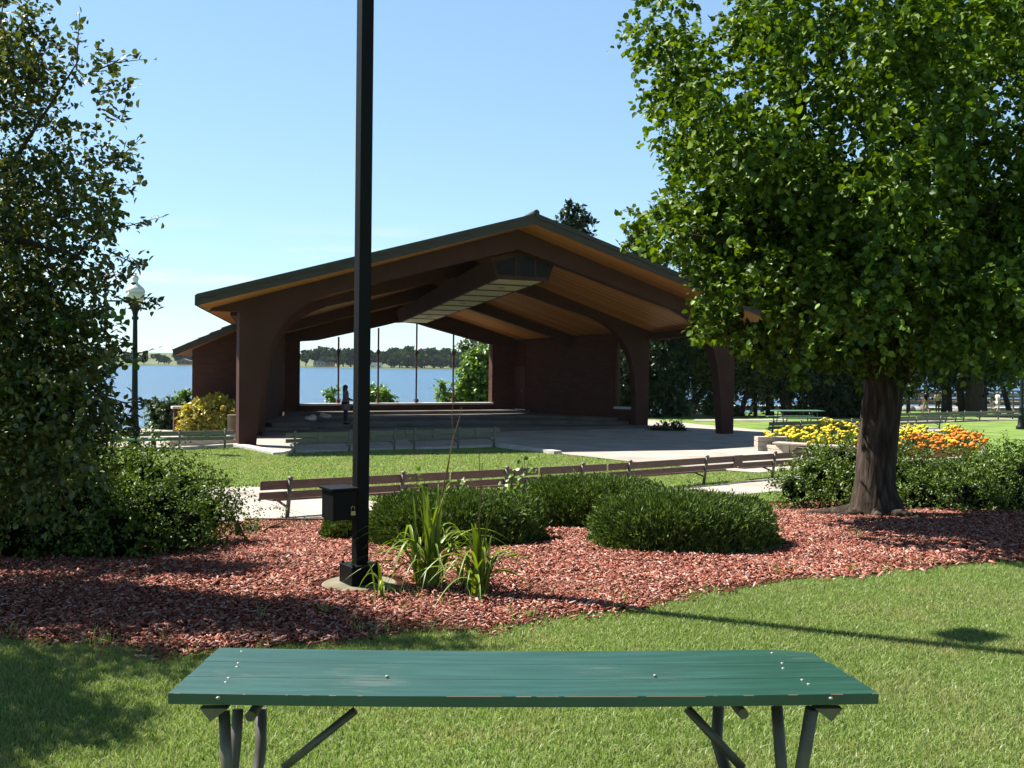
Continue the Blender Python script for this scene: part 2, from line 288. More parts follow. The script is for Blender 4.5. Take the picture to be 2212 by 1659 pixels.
# table paint: worn green boards
def tablemat():
    m = mat('worn green paint', (.010, .052, .034), [(.014, .068, .046), (.022, .088, .066)], scale=2.5, rough=.33, spec=.55, stretch=(1, 9, 1))
    nt = m.node_tree; p = nt.nodes['Principled BSDF']; N = nt.nodes.new; L = nt.links.new
    base = p.inputs['Base Color'].links[0].from_socket
    t = N('ShaderNodeTexCoord'); a = N('ShaderNodeMapping'); a.inputs['Scale'].default_value = (1.5, 22, 5); L(t.outputs['Object'], a.inputs[0])
    n = N('ShaderNodeTexNoise'); n.inputs['Scale'].default_value = 3.2; n.inputs['Detail'].default_value = 9; n.inputs['Roughness'].default_value = .68; L(a.outputs[0], n.inputs['Vector'])
    n2 = N('ShaderNodeTexNoise'); n2.inputs['Scale'].default_value = 1.6; n2.inputs['Detail'].default_value = 3; L(t.outputs['Object'], n2.inputs['Vector'])
    ml = N('ShaderNodeMath'); ml.operation = 'MULTIPLY'; L(n.outputs[0], ml.inputs[0]); L(n2.outputs[0], ml.inputs[1])
    r = N('ShaderNodeValToRGB'); r.color_ramp.elements[0].position = .325; r.color_ramp.elements[1].position = .345; L(ml.outputs[0], r.inputs[0])
    mxx = N('ShaderNodeMixRGB'); mxx.inputs[2].default_value = (.05, .075, .062, 1); L(r.outputs[0], mxx.inputs[0]); L(base, mxx.inputs[1]); L(mxx.outputs[0], p.inputs['Base Color'])
    b = N('ShaderNodeBump'); b.inputs['Strength'].default_value = .25; b.inputs['Distance'].default_value = .004; L(n.outputs[0], b.inputs['Height']); L(b.outputs[0], p.inputs['Normal'])
    rr = N('ShaderNodeMapRange'); rr.inputs[3].default_value = .3; rr.inputs[4].default_value = .55; L(n2.outputs[0], rr.inputs[0]); L(rr.outputs[0], p.inputs['Roughness'])
    return m
M['tpaint'] = tablemat()
M['chip'] = mat('bare wood edge', (.32, .22, .15), rough=.8)
def watermat():
    m = bpy.data.materials.new('lake water'); m.use_nodes = True; nt = m.node_tree; p = nt.nodes['Principled BSDF']; N = nt.nodes.new; L = nt.links.new
    p.inputs['Base Color'].default_value = (.05, .13, .28, 1); p.inputs['Roughness'].default_value = .28; p.inputs['IOR'].default_value = 1.33; p.inputs['Specular IOR Level'].default_value = .35
    t = N('ShaderNodeTexCoord'); mpn = N('ShaderNodeMapping'); mpn.inputs['Scale'].default_value = (.5, 1.1, 1); L(t.outputs['Object'], mpn.inputs[0])
    n = N('ShaderNodeTexNoise'); n.inputs['Scale'].default_value = .9; n.inputs['Detail'].default_value = 8; n.inputs['Roughness'].default_value = .65; L(mpn.outputs[0], n.inputs['Vector'])
    b = N('ShaderNodeBump'); b.inputs['Strength'].default_value = 1; b.inputs['Distance'].default_value = .7; L(n.outputs[0], b.inputs['Height']); L(b.outputs[0], p.inputs['Normal'])
    n2 = N('ShaderNodeTexNoise'); n2.inputs['Scale'].default_value = .6; n2.inputs['Detail'].default_value = 11; n2.inputs['Roughness'].default_value = .78; L(mpn.outputs[0], n2.inputs['Vector'])
    L(ramp(nt, n2.outputs[0], [(.022, .065, .14), (.06, .145, .25), (.10, .20, .31)], [.36, .5, .64]), p.inputs['Base Color'])
    return m
M['water'] = watermat()
# ------------------------------------------------------------------ terrain, lake, far shore
xs = np.unique(np.concatenate([np.linspace(-400, -60, 18), np.linspace(-60, -20, 41), np.linspace(-20, 30, 151), np.linspace(30, 90, 61), np.linspace(90, 400, 16)]))
ys = np.unique(np.concatenate([np.linspace(-80, 0, 17), np.linspace(0, 45, 136), np.linspace(45, 120, 101), np.linspace(120, 150, 8)]))
GX, GY = np.meshgrid(xs, ys); Z = terr(GX, GY)
def grid(name, GX, GY, Z, m, kind='structure'):
    h, w = GX.shape; idx = np.arange(h * w).reshape(h, w)
    Fc = np.stack([idx[:-1, :-1], idx[:-1, 1:], idx[1:, 1:], idx[1:, :-1]], -1).reshape(-1, 4)
    return tag(npmesh(name, np.stack([GX, GY, Z], -1).reshape(-1, 3), Fc, m, smooth=True), kind=kind)
grid('lawn', GX, GY, Z, M['grass_ground'])
wo_ = npmesh('lake', [(-1800, 34, -2.6), (1800, 34, -2.6), (1800, 1900, -2.6), (-1800, 1900, -2.6)], [(0, 1, 2, 3)], M['water']); tag(wo_, kind='structure')
fx = np.linspace(-900, 1100, 201); fy = np.array([700, 702, 706, 715, 740, 800, 1000, 1600.])
FX, FY = np.meshgrid(fx, fy); FY = FY + 10 * np.sin(FX / 70) * (FX < 0) + 4 * np.sin(FX / 23)
FZ = np.repeat(np.array([-3.2, -2.35, -2.1, -1.9, -1.8, 1, 4, 12])[:, None], len(fx), 1)
grid('far_shore', FX, FY, FZ, mat('far bank', (.07, .10, .035), (.15, .17, .08), scale=.05, rough=1))
def sheet(name, poly, dz, m, step=.5, kind='structure'):
    """a sheet draped on the terrain inside a plan polygon"""
    bm = bmesh.new(); vsx = [bm.verts.new((p[0], p[1], 0)) for p in poly]; bm.faces.new(vsx)
    X = [p[0] for p in poly]; Y = [p[1] for p in poly]
    for k in np.arange(math.floor(min(X)), max(X), step): bmesh.ops.bisect_plane(bm, geom=bm.verts[:] + bm.edges[:] + bm.faces[:], plane_co=(k + .01, 0, 0), plane_no=(1, 0, 0))
    for k in np.arange(math.floor(min(Y)), max(Y), step): bmesh.ops.bisect_plane(bm, geom=bm.verts[:] + bm.edges[:] + bm.faces[:], plane_co=(0, k + .01, 0), plane_no=(0, 1, 0))
    for v in bm.verts: v.co.z = tz(v.co.x, v.co.y) + dz
    bmesh.ops.recalc_face_normals(bm, faces=bm.faces)
    me = bpy.data.meshes.new(name); bm.to_mesh(me); bm.free()
    if me.polygons[0].normal.z < 0: me.flip_normals()
    return tag(link(name, me, m), kind=kind)
def gp(L, z=None): return [(lambda q: (q.x, q.y))(gt(x, y) if z is None else gz(x, y, z)) for x, y in L]
plaza = gp([(-150, 975), (200, 973), (385, 972), (515, 963), (600, 982), (632, 979), (1078, 964), (1205, 981), (1400, 1003), (1640, 1024), (1760, 1010), (1900, 1000), (1880, 985), (1800, 975)], -1.0)
plaza += [(12.2, 40.5), (11.5, 42.8), (11.5, 46.2), (9.2, 51), (7.5, 55), (-3, 55), (-13.2, 46), (-13.8, 44), (-17, 39.9), (-60, 39.4), (-60, 33)]
sheet('plaza', plaza, .03, M['concrete'], 1.0)
path_px = [(200, 1064), (540, 1054), (650, 1064), (705, 1078), (900, 1092), (1150, 1083), (1400, 1062), (1520, 1053), (1660, 1037), (1730, 1024), (1830, 1030), (1700, 1062), (1400, 1092), (1100, 1108), (780, 1130), (530, 1130), (200, 1131)]
pathp = gp(path_px); sheet('path', pathp, .03, M['concrete'])
mulch_px = [(-300, 1370), (0, 1388), (150, 1396), (380, 1404), (560, 1404), (680, 1392), (800, 1378), (1000, 1368), (1120, 1350), (1300, 1325), (1450, 1300), (1620, 1272), (1750, 1250), (1850, 1238), (1950, 1228), (2100, 1222), (2400, 1205)]
mf = gp(mulch_px); mb = gp([(2400, 1080), (1900, 1084), (1660, 1085), (1400, 1096), (1100, 1112), (780, 1132), (530, 1132), (200, 1133), (-300, 1135)])
mulchp = mf + mb
sheet('mulch_bed', mulchp, .022, M['mulch_ground'], .4)
# thin path lines in the far lawn and bench pads
sheet('footpath', gp([(1500, 909), (1700, 907), (1700, 911), (1500, 913)], -1.12) , .03, M['concrete'])
sheet('bench_pad', gp([(1940, 921), (2060, 928), (2045, 934), (1925, 929)], -1.0), .035, M['concrete'])
sheet('bench_strip', gp([(1940, 911), (2300, 899), (2300, 905), (1940, 917)], -1.12), .035, M['concrete'])
# kerbs
kb = MB()
def kerb(pts, w=.16, h=.1):
    for a, b in zip(pts[:-1], pts[1:]):
        a3 = Vector((*a, tz(*a) + h / 2)); b3 = Vector((*b, tz(*b) + h / 2)); kb.beam(a3, b3, w, h)
kp = gp([(100, 975), (385, 973), (514, 964)], -1.0); kerb(kp)
kp = gp([(514, 964.5), (604, 983)], -1.0); kerb(kp, .42, .09)
kp = gp([(606, 980), (632, 979.5), (1078, 965)], -1.0); kerb(kp, .14, .08)
kp = gp([(1080, 965.5), (1205, 982)], -1.0); kerb(kp, .32, .12)
tag(kb.build('kerb', M['kerb']), kind='structure')
ke = MB()
for a, b in zip(gp([(530, 1131), (780, 1131)])[:-1], gp([(530, 1131), (780, 1131)])[1:]): ke.beam((*a, tz(*a) + .03), (*b, tz(*b) + .03), .05, .1)
tag(ke.build('bed_edging', M['slat_brown']), kind='structure')
# ------------------------------------------------------------------ leaf clouds
T_HEART = (np.array([(0, 0, 0), (.12, .42, .06), (.55, .46, .10), (1, 0, -.08), (.55, -.46, .10), (.12, -.42, .06), (.5, 0, -.02)]),
           np.array([(0, 6, 1), (1, 6, 2), (2, 6, 3), (3, 6, 4), (4, 6, 5), (5, 6, 0)]))
T_DIA = (np.array([(0, 0, 0), (.45, .5, .08), (1, 0, -.05), (.45, -.5, .08)]), np.array([(0, 2, 1), (0, 3, 2)]))
T_QUAD = (np.array([(0, .5, 0), (1, .45, .1), (1, -.45, -.1), (0, -.5, .05)]), np.array([(0, 1, 2), (0, 2, 3)]))
def unit(a): return a / (np.linalg.norm(a, axis=-1, keepdims=True) + 1e-9)
def leaves(name, P, Dr, Nn, size, T, mt, parent=None, aspect=1.):
    """one mesh of leaves: P base points, Dr direction, Nn normal hint, size lengths"""
    P = np.asarray(P); D = unit(Dr); S = unit(np.cross(Nn, D)); N = np.cross(D, S); n = len(P); tv, tf = T
    size = np.broadcast_to(size, (n,))[:, None, None]
    V = P[:, None, :] + size * (tv[None, :, 0:1] * D[:, None, :] + aspect * tv[None, :, 1:2] * S[:, None, :] + tv[None, :, 2:3] * N[:, None, :])
    Fc = tf[None] + (np.arange(n) * len(tv))[:, None, None]
    return npmesh(name, V.reshape(-1, 3), Fc.reshape(-1, 3), mt, parent)
def rv(n): return unit(rng.normal(size=(n, 3)))
def lobepts(lobes, per_m2=None, total=None, shell=.45):
    """lobes: list of (center, radius or (rx,ry,rz)); returns points and outward dirs"""
    R = np.array([(r if hasattr(r, '__len__') else (r, r, r)) for c, r in lobes], float); C = np.array([tuple(c) for c, r in lobes], float)
    w = (R[:, 0] * R[:, 2] + R[:, 0] * R[:, 1]); w = w / w.sum(); k = rng.choice(len(lobes), total, p=w)
    d = rv(total); rr = rng.random(total) ** shell
    wob = 1 + .16 * np.sin(d[:, 0] * 7 + k) * np.cos(d[:, 2] * 6 + 2 * k) + .1 * rng.normal(size=total)
    return C[k] + d * R[k] * (rr * wob)[:, None], d
def sprays(lobes, nspray, nleaf, length, droop=.3, shell=.45, up=.25, inner=.7):
    """short twigs radiating outward with leaves along them"""
    P, d = lobepts(lobes, total=nspray, shell=shell)
    dr = unit(d + .7 * rv(nspray) + np.array([0, 0, up]))
    t = rng.random((nspray, nleaf)); L = length * (.5 + rng.random((nspray, 1)))
    Q = P[:, None, :] + dr[:, None, :] * (t * L)[..., None] + np.array([0, 0, -1]) * (droop * (t * L) ** 2 / length)[..., None] + rng.normal(size=(nspray, nleaf, 3)) * length * .07
    ld = unit(dr[:, None, :] * .5 + rng.normal(size=(nspray, nleaf, 3)) * .75 + np.array([0, 0, -.35]))
    nn = unit(rng.normal(size=(nspray, nleaf, 3)) * .55 + np.array([0, 0, 1.]) + d[:, None, :] * .5)
    return Q.reshape(-1, 3), ld.reshape(-1, 3), nn.reshape(-1, 3)
def clumps(lobes, n, r0, r1, shell=.3):
    C, d = lobepts(lobes, total=n, shell=shell); return [(Vector(c), random.uniform(r0, r1)) for c in C]
def pxlobe(x, y, r, D, rz=None): p = at(x, y, D); return (p, r / F * D) if rz is None else (p, (r / F * D, r / F * D, rz / F * D))
# ------------------------------------------------------------------ BANDSHELL (local u, v, z about O)
O = Vector((.176, 39.105, 0)); AN = math.radians(27)
bs = empty('bandshell', O, AN, 'open fronted brown bandshell with wide low gabled roof and brick side walls', 'bandshell')
def B(u, v, z=0): return Vector((O.x + u * math.cos(AN) - v * math.sin(AN), O.y + u * math.sin(AN) + v * math.cos(AN), z))
Rr = lambda v: 7.0 - .13 * v - .0058 * v * v if v > 0 else 7.0 - .06 * v
Eu = lambda v: 12.1 - .4 * (v + 1.3)
Ez = lambda v: 3.63 - .06 * (v + 1.3)
def soff(u, v): return Rr(v) + (Ez(v) - Rr(v)) * abs(u) / Eu(v)
def frame(v0, t, H, inner, apex, base):
    G = Eu(v0) - .22
    if base < 0: op = [(-H, base), (-H, soff(H, v0) - .36), (-G, soff(G, v0) - .1), (-G, soff(G, v0) - .01), (0, Rr(v0) - .01), (G, soff(G, v0) - .01), (G, soff(G, v0) - .1), (H, soff(H, v0) - .36), (H, base)]
    else: op = [(-H, base), (-H, soff(H, v0) - .01), (0, Rr(v0) - .01), (H, soff(H, v0) - .01), (H, base)]
    ri = [(u, z) for u, z in inner]; op += ri + [(0, apex)] + [(-u, z) for u, z in ri[::-1]]
    return MB().extr(op, v0, v0 + t).build('arch_frame', M['frame'], bs, fix=True)
frame(0, .45, 10.45, [(9.87, -1.05), (9.72, .6), (9.6, 1.5), (9.48, 2.1), (9.32, 2.6), (9.08, 3.0), (8.75, 3.4), (8.35, 3.74), (7.9, 4.0), (7.3, 4.24), (6.5, 4.46)], 6.25, -1.05)
frame(4.5, .4, 9.15, [(8.5, -1.05), (8.45, .6), (8.36, 1.5), (8.22, 2.1), (8.0, 2.62), (7.65, 3.1), (7.2, 3.5), (6.7, 3.8), (6.1, 4.05), (5.1, 4.3)], 5.62, -1.05)
frame(8.5, .35, 7.3, [(6.6, 3.15), (5.24, 3.5)], 4.93, 2.6)
frame(11.6, .3, 5.9, [(5.3, 2.78), (4.4, 2.86), (1.2, 3.62), (.6, 3.78)], 3.82, 2.75)
VS = [-1.3, 0, 2.2, 4.5, 6.5, 8.5, 10.5, 12.6]
for sgn in (-1, 1):
    s1 = MB(); s2 = MB()
    lo = [(0, v, Rr(v)) for v in VS]; hi = [(sgn * Eu(v), v, Ez(v)) for v in VS]; n = len(VS)
    lo2 = [(a, b, c + .06) for a, b, c in lo]; hi2 = [(a, b, c + .06) for a, b, c in hi]
    fs = [(i, i + 1, n + i + 1, n + i) for i in range(n - 1)]
    s1.add(lo + hi + lo2 + hi2, fs + [tuple(2 * n + k for k in f) for f in fs] + [(0, n, 3 * n, 2 * n), (n - 1, 2 * n - 1, 4 * n - 1, 3 * n - 1)])
    s1.build('soffit', M['soffit'], bs, fix=False)
    a = [(0, v, Rr(v) + .065) for v in VS] + [(sgn * (Eu(v) - .1), v, Ez(v) + .065) for v in VS] + [(0, v, Rr(v) + .325) for v in VS] + [(sgn * (Eu(v) - .1), v, Ez(v) + .30) for v in VS]
    a = [(x, (v if abs(v + 1.3) > .01 else -1.22), z) for x, v, z in a]
    s2.add(a, fs + [tuple(2 * n + k for k in f) for f in fs] + [(0, n, 3 * n, 2 * n), (n - 1, 2 * n - 1, 4 * n - 1, 3 * n - 1)] + [(n + i, n + i + 1, 3 * n + i + 1, 3 * n + i) for i in range(n - 1)])
    s2.build('roof_slope', M['shingle'], bs)
    v0 = -1.3
    fa = MB(); P0 = (0, v0, Rr(v0) - .03); P1 = (sgn * Eu(v0), v0, Ez(v0) - .03)
    fa.add([P0, P1, (P1[0], v0, P1[2] + .34), (0, v0, P0[2] + .35), (0, v0 - .07, P0[2]), (P1[0], v0 - .07, P1[2]), (P1[0], v0 - .07, P1[2] + .34), (0, v0 - .07, P0[2] + .35)],
           [(0, 1, 2, 3), (4, 7, 6, 5), (0, 4, 5, 1), (3, 2, 6, 7), (1, 5, 6, 2)])
    fa.beam((0, v0 - .1, P0[2] + .30), (P1[0], v0 - .1, P1[2] + .285), .05, .12)
    for k in range(n - 1):   # eave fascia
        va, vb = VS[k], VS[k + 1]
        fa.beam((sgn * (Eu(va) + .02), va - (.07 if k == 0 else 0), Ez(va) + .15), (sgn * (Eu(vb) + .02), vb, Ez(vb) + .15), .05, .33)
    fa.build('fascia', M['fascia'], bs)
    MB().beam((0, v0 - .09, P0[2] + .375), (P1[0], v0 - .09, P1[2] + .36), .12, .025).build('drip_edge', M['drip'], bs)
    MB().beam((sgn * 10.55, .5, soff(10.55, .5) - .2), (sgn * 9.3, 4.45, soff(9.3, 4.45) - .22), .2, .34).build('edge_beam', M['frame'], bs)
MB().tube([(0, -1.45, Rr(-1.3) + .38), (0, 4.5, Rr(4.5) + .37), (0, 12.6, Rr(12.6) + .37)], .12, 8).build('ridge_cap', M['shingle'], bs)
# lighting duct under the ridge
dk = MB(); v1, v2 = .5, 11.45
fr = [(-1.1, 5.16), (1.1, 5.16), (1.38, 5.9), (0, 6.25), (-1.38, 5.9)]; re = [(-.69, 3.8), (.69, 3.8), (.9, 4.35), (0, 4.55), (-.9, 4.35)]
cf, cr = .45, .25
dk.add([(u + cf, v1, z) for u, z in fr] + [(u + cr, v2, z) for u, z in re], [(0, 1, 2, 3, 4), (9, 8, 7, 6, 5)] + [(i, 5 + i, 5 + (i + 1) % 5, (i + 1) % 5) for i in range(5)])
duct = dk.build('lighting_duct', M['frame'], bs)
for a, b in ((-1.22, -.36), (-.28, .5), (.58, 1.2)):
    k = MB(); lim = lambda u: min(6.12 - .25 * abs(u), 5.87 + .01)
    def top(u): return 6.2 - .27 * abs(u)
    a0 = max(a, -1.05); b0 = min(b, 1.05)
    k.extr([(a0 + cf, 5.3), (b0 + cf, 5.3), (b + cf, top(b) - .1), (cf, 6.1) if a < 0 < b else ((a + b) / 2 + cf, top((a + b) / 2) - .1), (a + cf, top(a) - .1)], v1 - .02, v1 - .003)
    k.build('duct_window', M['glass'], duct)
fm = MB()
for a in (-.32, .54): fm.box((a + cf, v1 - .025, 5.68), (.07, .05, .86))
fm.beam((-1.1 + cf, v1 - .025, 5.2), (1.1 + cf, v1 - .025, 5.2), .05, .16); fm.beam((-1.1 + cf, v1 - .03, 5.16), (-1.36 + cf, v1 - .03, 5.9), .05, .07, (0, 1, 0)); fm.beam((1.1 + cf, v1 - .03, 5.16), (1.36 + cf, v1 - .03, 5.9), .05, .07, (0, 1, 0))
fm.build('duct_frame', M['frame'], duct)
for i in range(9):
    t0, t1 = (i + .05) / 9, (i + .83) / 9
    q = []
    for t, s in ((t0, -1), (t0, 1), (t1, 1), (t1, -1)):
        h = (1.1 + (.69 - 1.1) * t) * .86; c = cf + (cr - cf) * t; q.append((c + s * h, v1 + (v2 - v1) * t, 5.16 + (3.8 - 5.16) * t))
    o = MB().add([(a, b, z - .003) for a, b, z in q] + [(a, b, z - .007) for a, b, z in q], [(0, 1, 2, 3), (4, 7, 6, 5), (0, 4, 5, 1), (1, 5, 6, 2), (2, 6, 7, 3), (3, 7, 4, 0)]).build('ceiling_panel', M['cream'], duct)
    if i in (1, 4, 7):
        c = [sum(p[k] for p in q) / 4 for k in range(3)]
        MB().tube([(c[0], c[1], c[2] - .004), (c[0], c[1], c[2] - .012)], .15, 16).build('light', M['dark'], duct)
# walls
def wall(a, b, z0, z1a, z1b, t, m, name='brick_wall'):
    a = Vector((*a, 0)); b = Vector((*b, 0)); d = (b - a).normalized(); nrm = Vector((-d.y, d.x, 0)) * t
    vsx = [(a.x, a.y, z0), (b.x, b.y, z0), (b.x, b.y, z1b), (a.x, a.y, z1a)]; v2_ = [(x + nrm.x, y + nrm.y, z) for x, y, z in vsx]
    return MB().add(vsx + v2_, [(0, 1, 2, 3), (7, 6, 5, 4), (0, 4, 5, 1), (1, 5, 6, 2), (2, 6, 7, 3), (3, 7, 4, 0)]).build(name, m, bs)
for s in (1, -1):
    A_ = (s * 5.75, 11.9); Bp = (s * 8.35, 6.0)
    def wp(t): return (A_[0] + (Bp[0] - A_[0]) * t, A_[1] + (Bp[1] - A_[1]) * t)
    tt = .3 * (1 if s > 0 else -1)
    wall(wp(.155), wp(1), -1.05, soff(wp(.155)[0], wp(.155)[1]) - .05, soff(wp(1)[0], wp(1)[1]) - .05, tt, M['brick_v'])
    wall(wp(0), wp(.15), 1.75, soff(*A_) - .05, soff(*wp(.15)) - .05, tt * .9, M['brick_v'])
    dr = wall(wp(.005), wp(.15), -.4, 1.75, 1.75, tt * .3, M['door'], 'door')
    p = wp(.13); MB().tube([(p[0] - s * .02, p[1], .55), (p[0] - s * .09, p[1] - .02, .55)], .03, 8).build('handle', M['metal'], dr)
    # rear pier
    wall(((4.6 if s > 0 else -5.2), 11.62), (s * 5.9, 11.62), -1, 2.98, 3.05, .4 * s, M['brick_u'], 'rear_pier')
    # low wall and sill between wall end and second frame
    c2 = (s * 8.85, 4.95)
    wall(Bp, c2, -1.05, -.15, -.15, tt * .7, M['brick_v'], 'low_wall')
    a = Vector((*Bp, -.1)); b = Vector((*c2, -.1)); MB().beam(a, b, .4, .1).build('window_sill', M['kerb'], bs)
    MB().beam(a + Vector((0, 0, 0.05)), Vector((*Bp, soff(*Bp) - .1)), .14, .1, (0, 1, 0)).build('window_jamb', M['frame'], bs)
# rear opening sill
MB().box((-.3, 11.75, -.28), (9.8, .4, .28)).build('sill_wall', M['brick_u'], bs)
MB().box((-.3, 11.72, -.1), (9.85, .52, .09)).build('sill', M['kerb'], bs, bevel=.01)
def lu(x, y, v):   # pixel -> local u,z at plane v
    d = ray(x, y); Vv = Vector((-math.sin(AN), math.cos(AN), 0)); Pp = Vector((O.x, O.y, 0)) + Vv * v; c = Vector((0, 0, HC))
    q = c + d * ((Pp - c).dot(Vv) / d.dot(Vv)) - Vector((O.x, O.y, 0)); return q.x * math.cos(AN) + q.y * math.sin(AN), q.z
for px in (731, 817, 899.5, 979):
    u, z = lu(px, 800, 11.72); top_ = 3.82 - .24 * abs(u - .2) - .02
    k = MB().tube([(u, 11.72, -.06), (u, 11.72, top_ + .1)], .045, 8)
    k.tube([(u, 11.72, 2.28), (u, 11.72, 2.48)], .085, 8).box((u, 11.7, .05), (.17, .17, .16)).box((u, 11.7, 2.38), (.2, .1, .06))
    k.build('tension_rod', M['rust'], bs)
# header curve under the rear frame
# stage tiers
tiers = [(-1.05, -.85, [(-8.6, 4.2), (9.0, 4.2), (9.0, 5), (5.9, 11.9), (-5.9, 11.9), (-8.6, 5)]),
         (-.85, -.70, [(-8.45, 4.95), (-8.2, 4.95), (-6.5, 5.3), (-5.9, 6.3), (5.9, 6.3), (7.7, 4.95), (8.4, 4.95), (8.3, 6), (5.74, 11.85), (-5.74, 11.85), (-8.3, 6)]),
         (-.70, -.55, [(-8.2, 6.0), (-8.0, 5.4), (-6.4, 5.4), (-5.3, 8.4), (5.4, 8.4), (7.0, 5.6), (8.2, 5.6), (8.28, 6), (5.72, 11.83), (-5.72, 11.83)]),
         (-.55, -.40, [(-6.2, 10.5), (6.2, 10.5), (5.7, 11.8), (-5.7, 11.8)])]
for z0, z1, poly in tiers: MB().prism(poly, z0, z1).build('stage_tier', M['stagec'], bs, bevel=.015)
# annex, left
ax = empty('brick_annex', O, AN, 'low brick annex with a sloping shingle roof at the left end of the bandshell', 'building')
MB().add([(-10.95, 6, -1.05), (-8.5, 6, -1.05), (-8.5, 6, 3.53), (-10.95, 6, 2.41), (-9.7, 11, -1.05), (-6.7, 11, -1.05), (-6.7, 11, 3.4), (-9.7, 11, 2.4)],
         [(0, 1, 2, 3), (4, 7, 6, 5), (0, 3, 7, 4), (1, 5, 6, 2), (3, 2, 6, 7)]).build('wall', M['brick_u'], ax)
def slab(p, t, dz):
    return MB().add([(x, y, z + dz) for x, y, z in p] + [(x, y, z + dz + t) for x, y, z in p], [(0, 3, 2, 1), (4, 5, 6, 7), (0, 1, 5, 4), (1, 2, 6, 5), (2, 3, 7, 6), (3, 0, 4, 7)])
rp_ = [(-11.72, 5.3, 2.05), (-8.6, 5.3, 3.48), (-6.6, 11.4, 3.35), (-10.1, 11.4, 2.05)]
slab(rp_, .04, 0).build('soffit', M['soffit'], ax)
rf = slab([(-11.70, 5.32, 2.06), (-8.6, 5.32, 3.48), (-6.6, 11.38, 3.35), (-10.08, 11.38, 2.06)], .16, .045)
for i in range(7):      # stepped shingle courses
    t = i / 7; x0 = -11.72 + 3.0 * t; xb = -10.1 + 3.0 * t; z0 = 2.26 + (3.7 - 2.26) * t
    rf.add([(x0, 5.3, z0 - .02), (x0 + .45, 5.3, z0 + .17), (x0 + .45, 5.3, z0 + .22), (x0, 5.3, z0 + .05), (xb, 11.4, z0 - .02), (xb + .45, 11.4, z0 + .17), (xb + .45, 11.4, z0 + .22), (xb, 11.4, z0 + .05)],
           [(0, 1, 2, 3), (4, 7, 6, 5), (0, 3, 7, 4), (1, 5, 6, 2), (3, 2, 6, 7), (0, 4, 5, 1)])
rf.build('roof', M['shingle'], ax)
fs_ = MB().beam((-11.76, 5.26, 2.16), (-8.6, 5.26, 3.6), .05, .24); fs_.beam((-11.76, 5.24, 2.14), (-10.12, 11.4, 2.14), .05, .2); fs_.build('fascia', M['fascia'], ax)
# low brick wall at far left with cap
lw = empty('garden_wall', B(-11.69, 5.6, -1), AN, 'low red brick wall with pale cap beside the annex', 'wall')
MB().box((.8, 0, .5), (1.6, .3, 1.08)).build('wall', M['brick_u'], lw); MB().box((.78, 0, 1.085), (1.7, .42, .09)).build('cap', M['kerb'], lw)

# ------------------------------------------------------------------ PICNIC TABLE
tb = empty('picnic_table', (.055, 3.86, 0), math.radians(2.2), 'green painted picnic table of three worn planks in the foreground', 'table')
W_ = .236; tilt = math.radians(-3.5); TZ = .748
Rt = Matrix.Rotation(tilt, 3, 'X')
def tl(x, y, z=0): q = Rt @ Vector((x, y, z)); return Vector((q.x, q.y, q.z + TZ))
ends = [(-1.222, 1.222), (-1.222, 1.216), (-1.225, 1.205)]
for i in range(3):
    y0 = -.357 + i * (W_ + .0022); a, b = ends[i]; k = MB(); n = 24
    vt = []
    for j in range(n + 1):
        x = a + (b - a) * j / n; sag = -.011 * (1 - (x / 1.2) ** 2)
        yb = y0 + W_ - (.05 * max(0, (x - 1.07)) / .1 if i == 2 else 0)
        g = .0045 * max(0, (abs(x) - .45)) if i < 2 else 0
        vt += [tl(x, y0, sag), tl(x, yb - g, sag), tl(x, yb - g, sag - .038), tl(x, y0, sag - .038)]
    fs = [(4 * j + q, 4 * j + (q + 1) % 4, 4 * j + 4 + (q + 1) % 4, 4 * j + 4 + q) for j in range(n) for q in range(4)]
    k.add(vt, fs + [(0, 1, 2, 3), (4 * n + 3, 4 * n + 2, 4 * n + 1, 4 * n)])
    o = k.build('plank', M['tpaint'], tb, bevel=.003)
    if i == 0: plank0 = o
# chipped paint along the front edge
x = -1.2
while x < 1.2:
    L_ = random.uniform(.04, .3) if abs(x + .05) < .5 else random.uniform(.006, .05)
    sag = -.011 * (1 - (x / 1.2) ** 2)
    MB().box(tl(x + L_ / 2, -.3595, sag - .0012), (L_, random.uniform(.0015, .0035), .0025), Rt).build('bare_edge', M['chip'], plank0); x += L_ + (random.uniform(.005, .05) if abs(x + .05) < .5 else random.uniform(.04, .3))
Mi = Matrix.Rotation(-math.radians(2.2), 3, 'Z')
def onplane(px, py):      # point of the table top seen at a photo position
    n = Matrix.Rotation(math.radians(2.2), 3, 'Z') @ (Rt @ Vector((0, 0, 1))); P0 = Vector((.055, 3.86, TZ)); d = ray(px, py); c = Vector((0, 0, HC))
    q = c + d * ((P0 - c).dot(n) / d.dot(n)); return Mi @ (q - Vector((.055, 3.86, 0)))
for px, py in ((522, 1406), (515, 1431), (512, 1439), (494, 1463), (488, 1472), (471, 1505), (1668, 1409), (1690, 1431), (1692, 1442), (1733, 1467), (1747, 1476), (1795, 1506), (1415, 1457), (836, 1459)):
    p = onplane(px, py); MB().ball((p.x, p.y, p.z - .004), (.0075, .0075, .005), 10, 6).build('bolt', M['boltm'], tb, smooth=True)
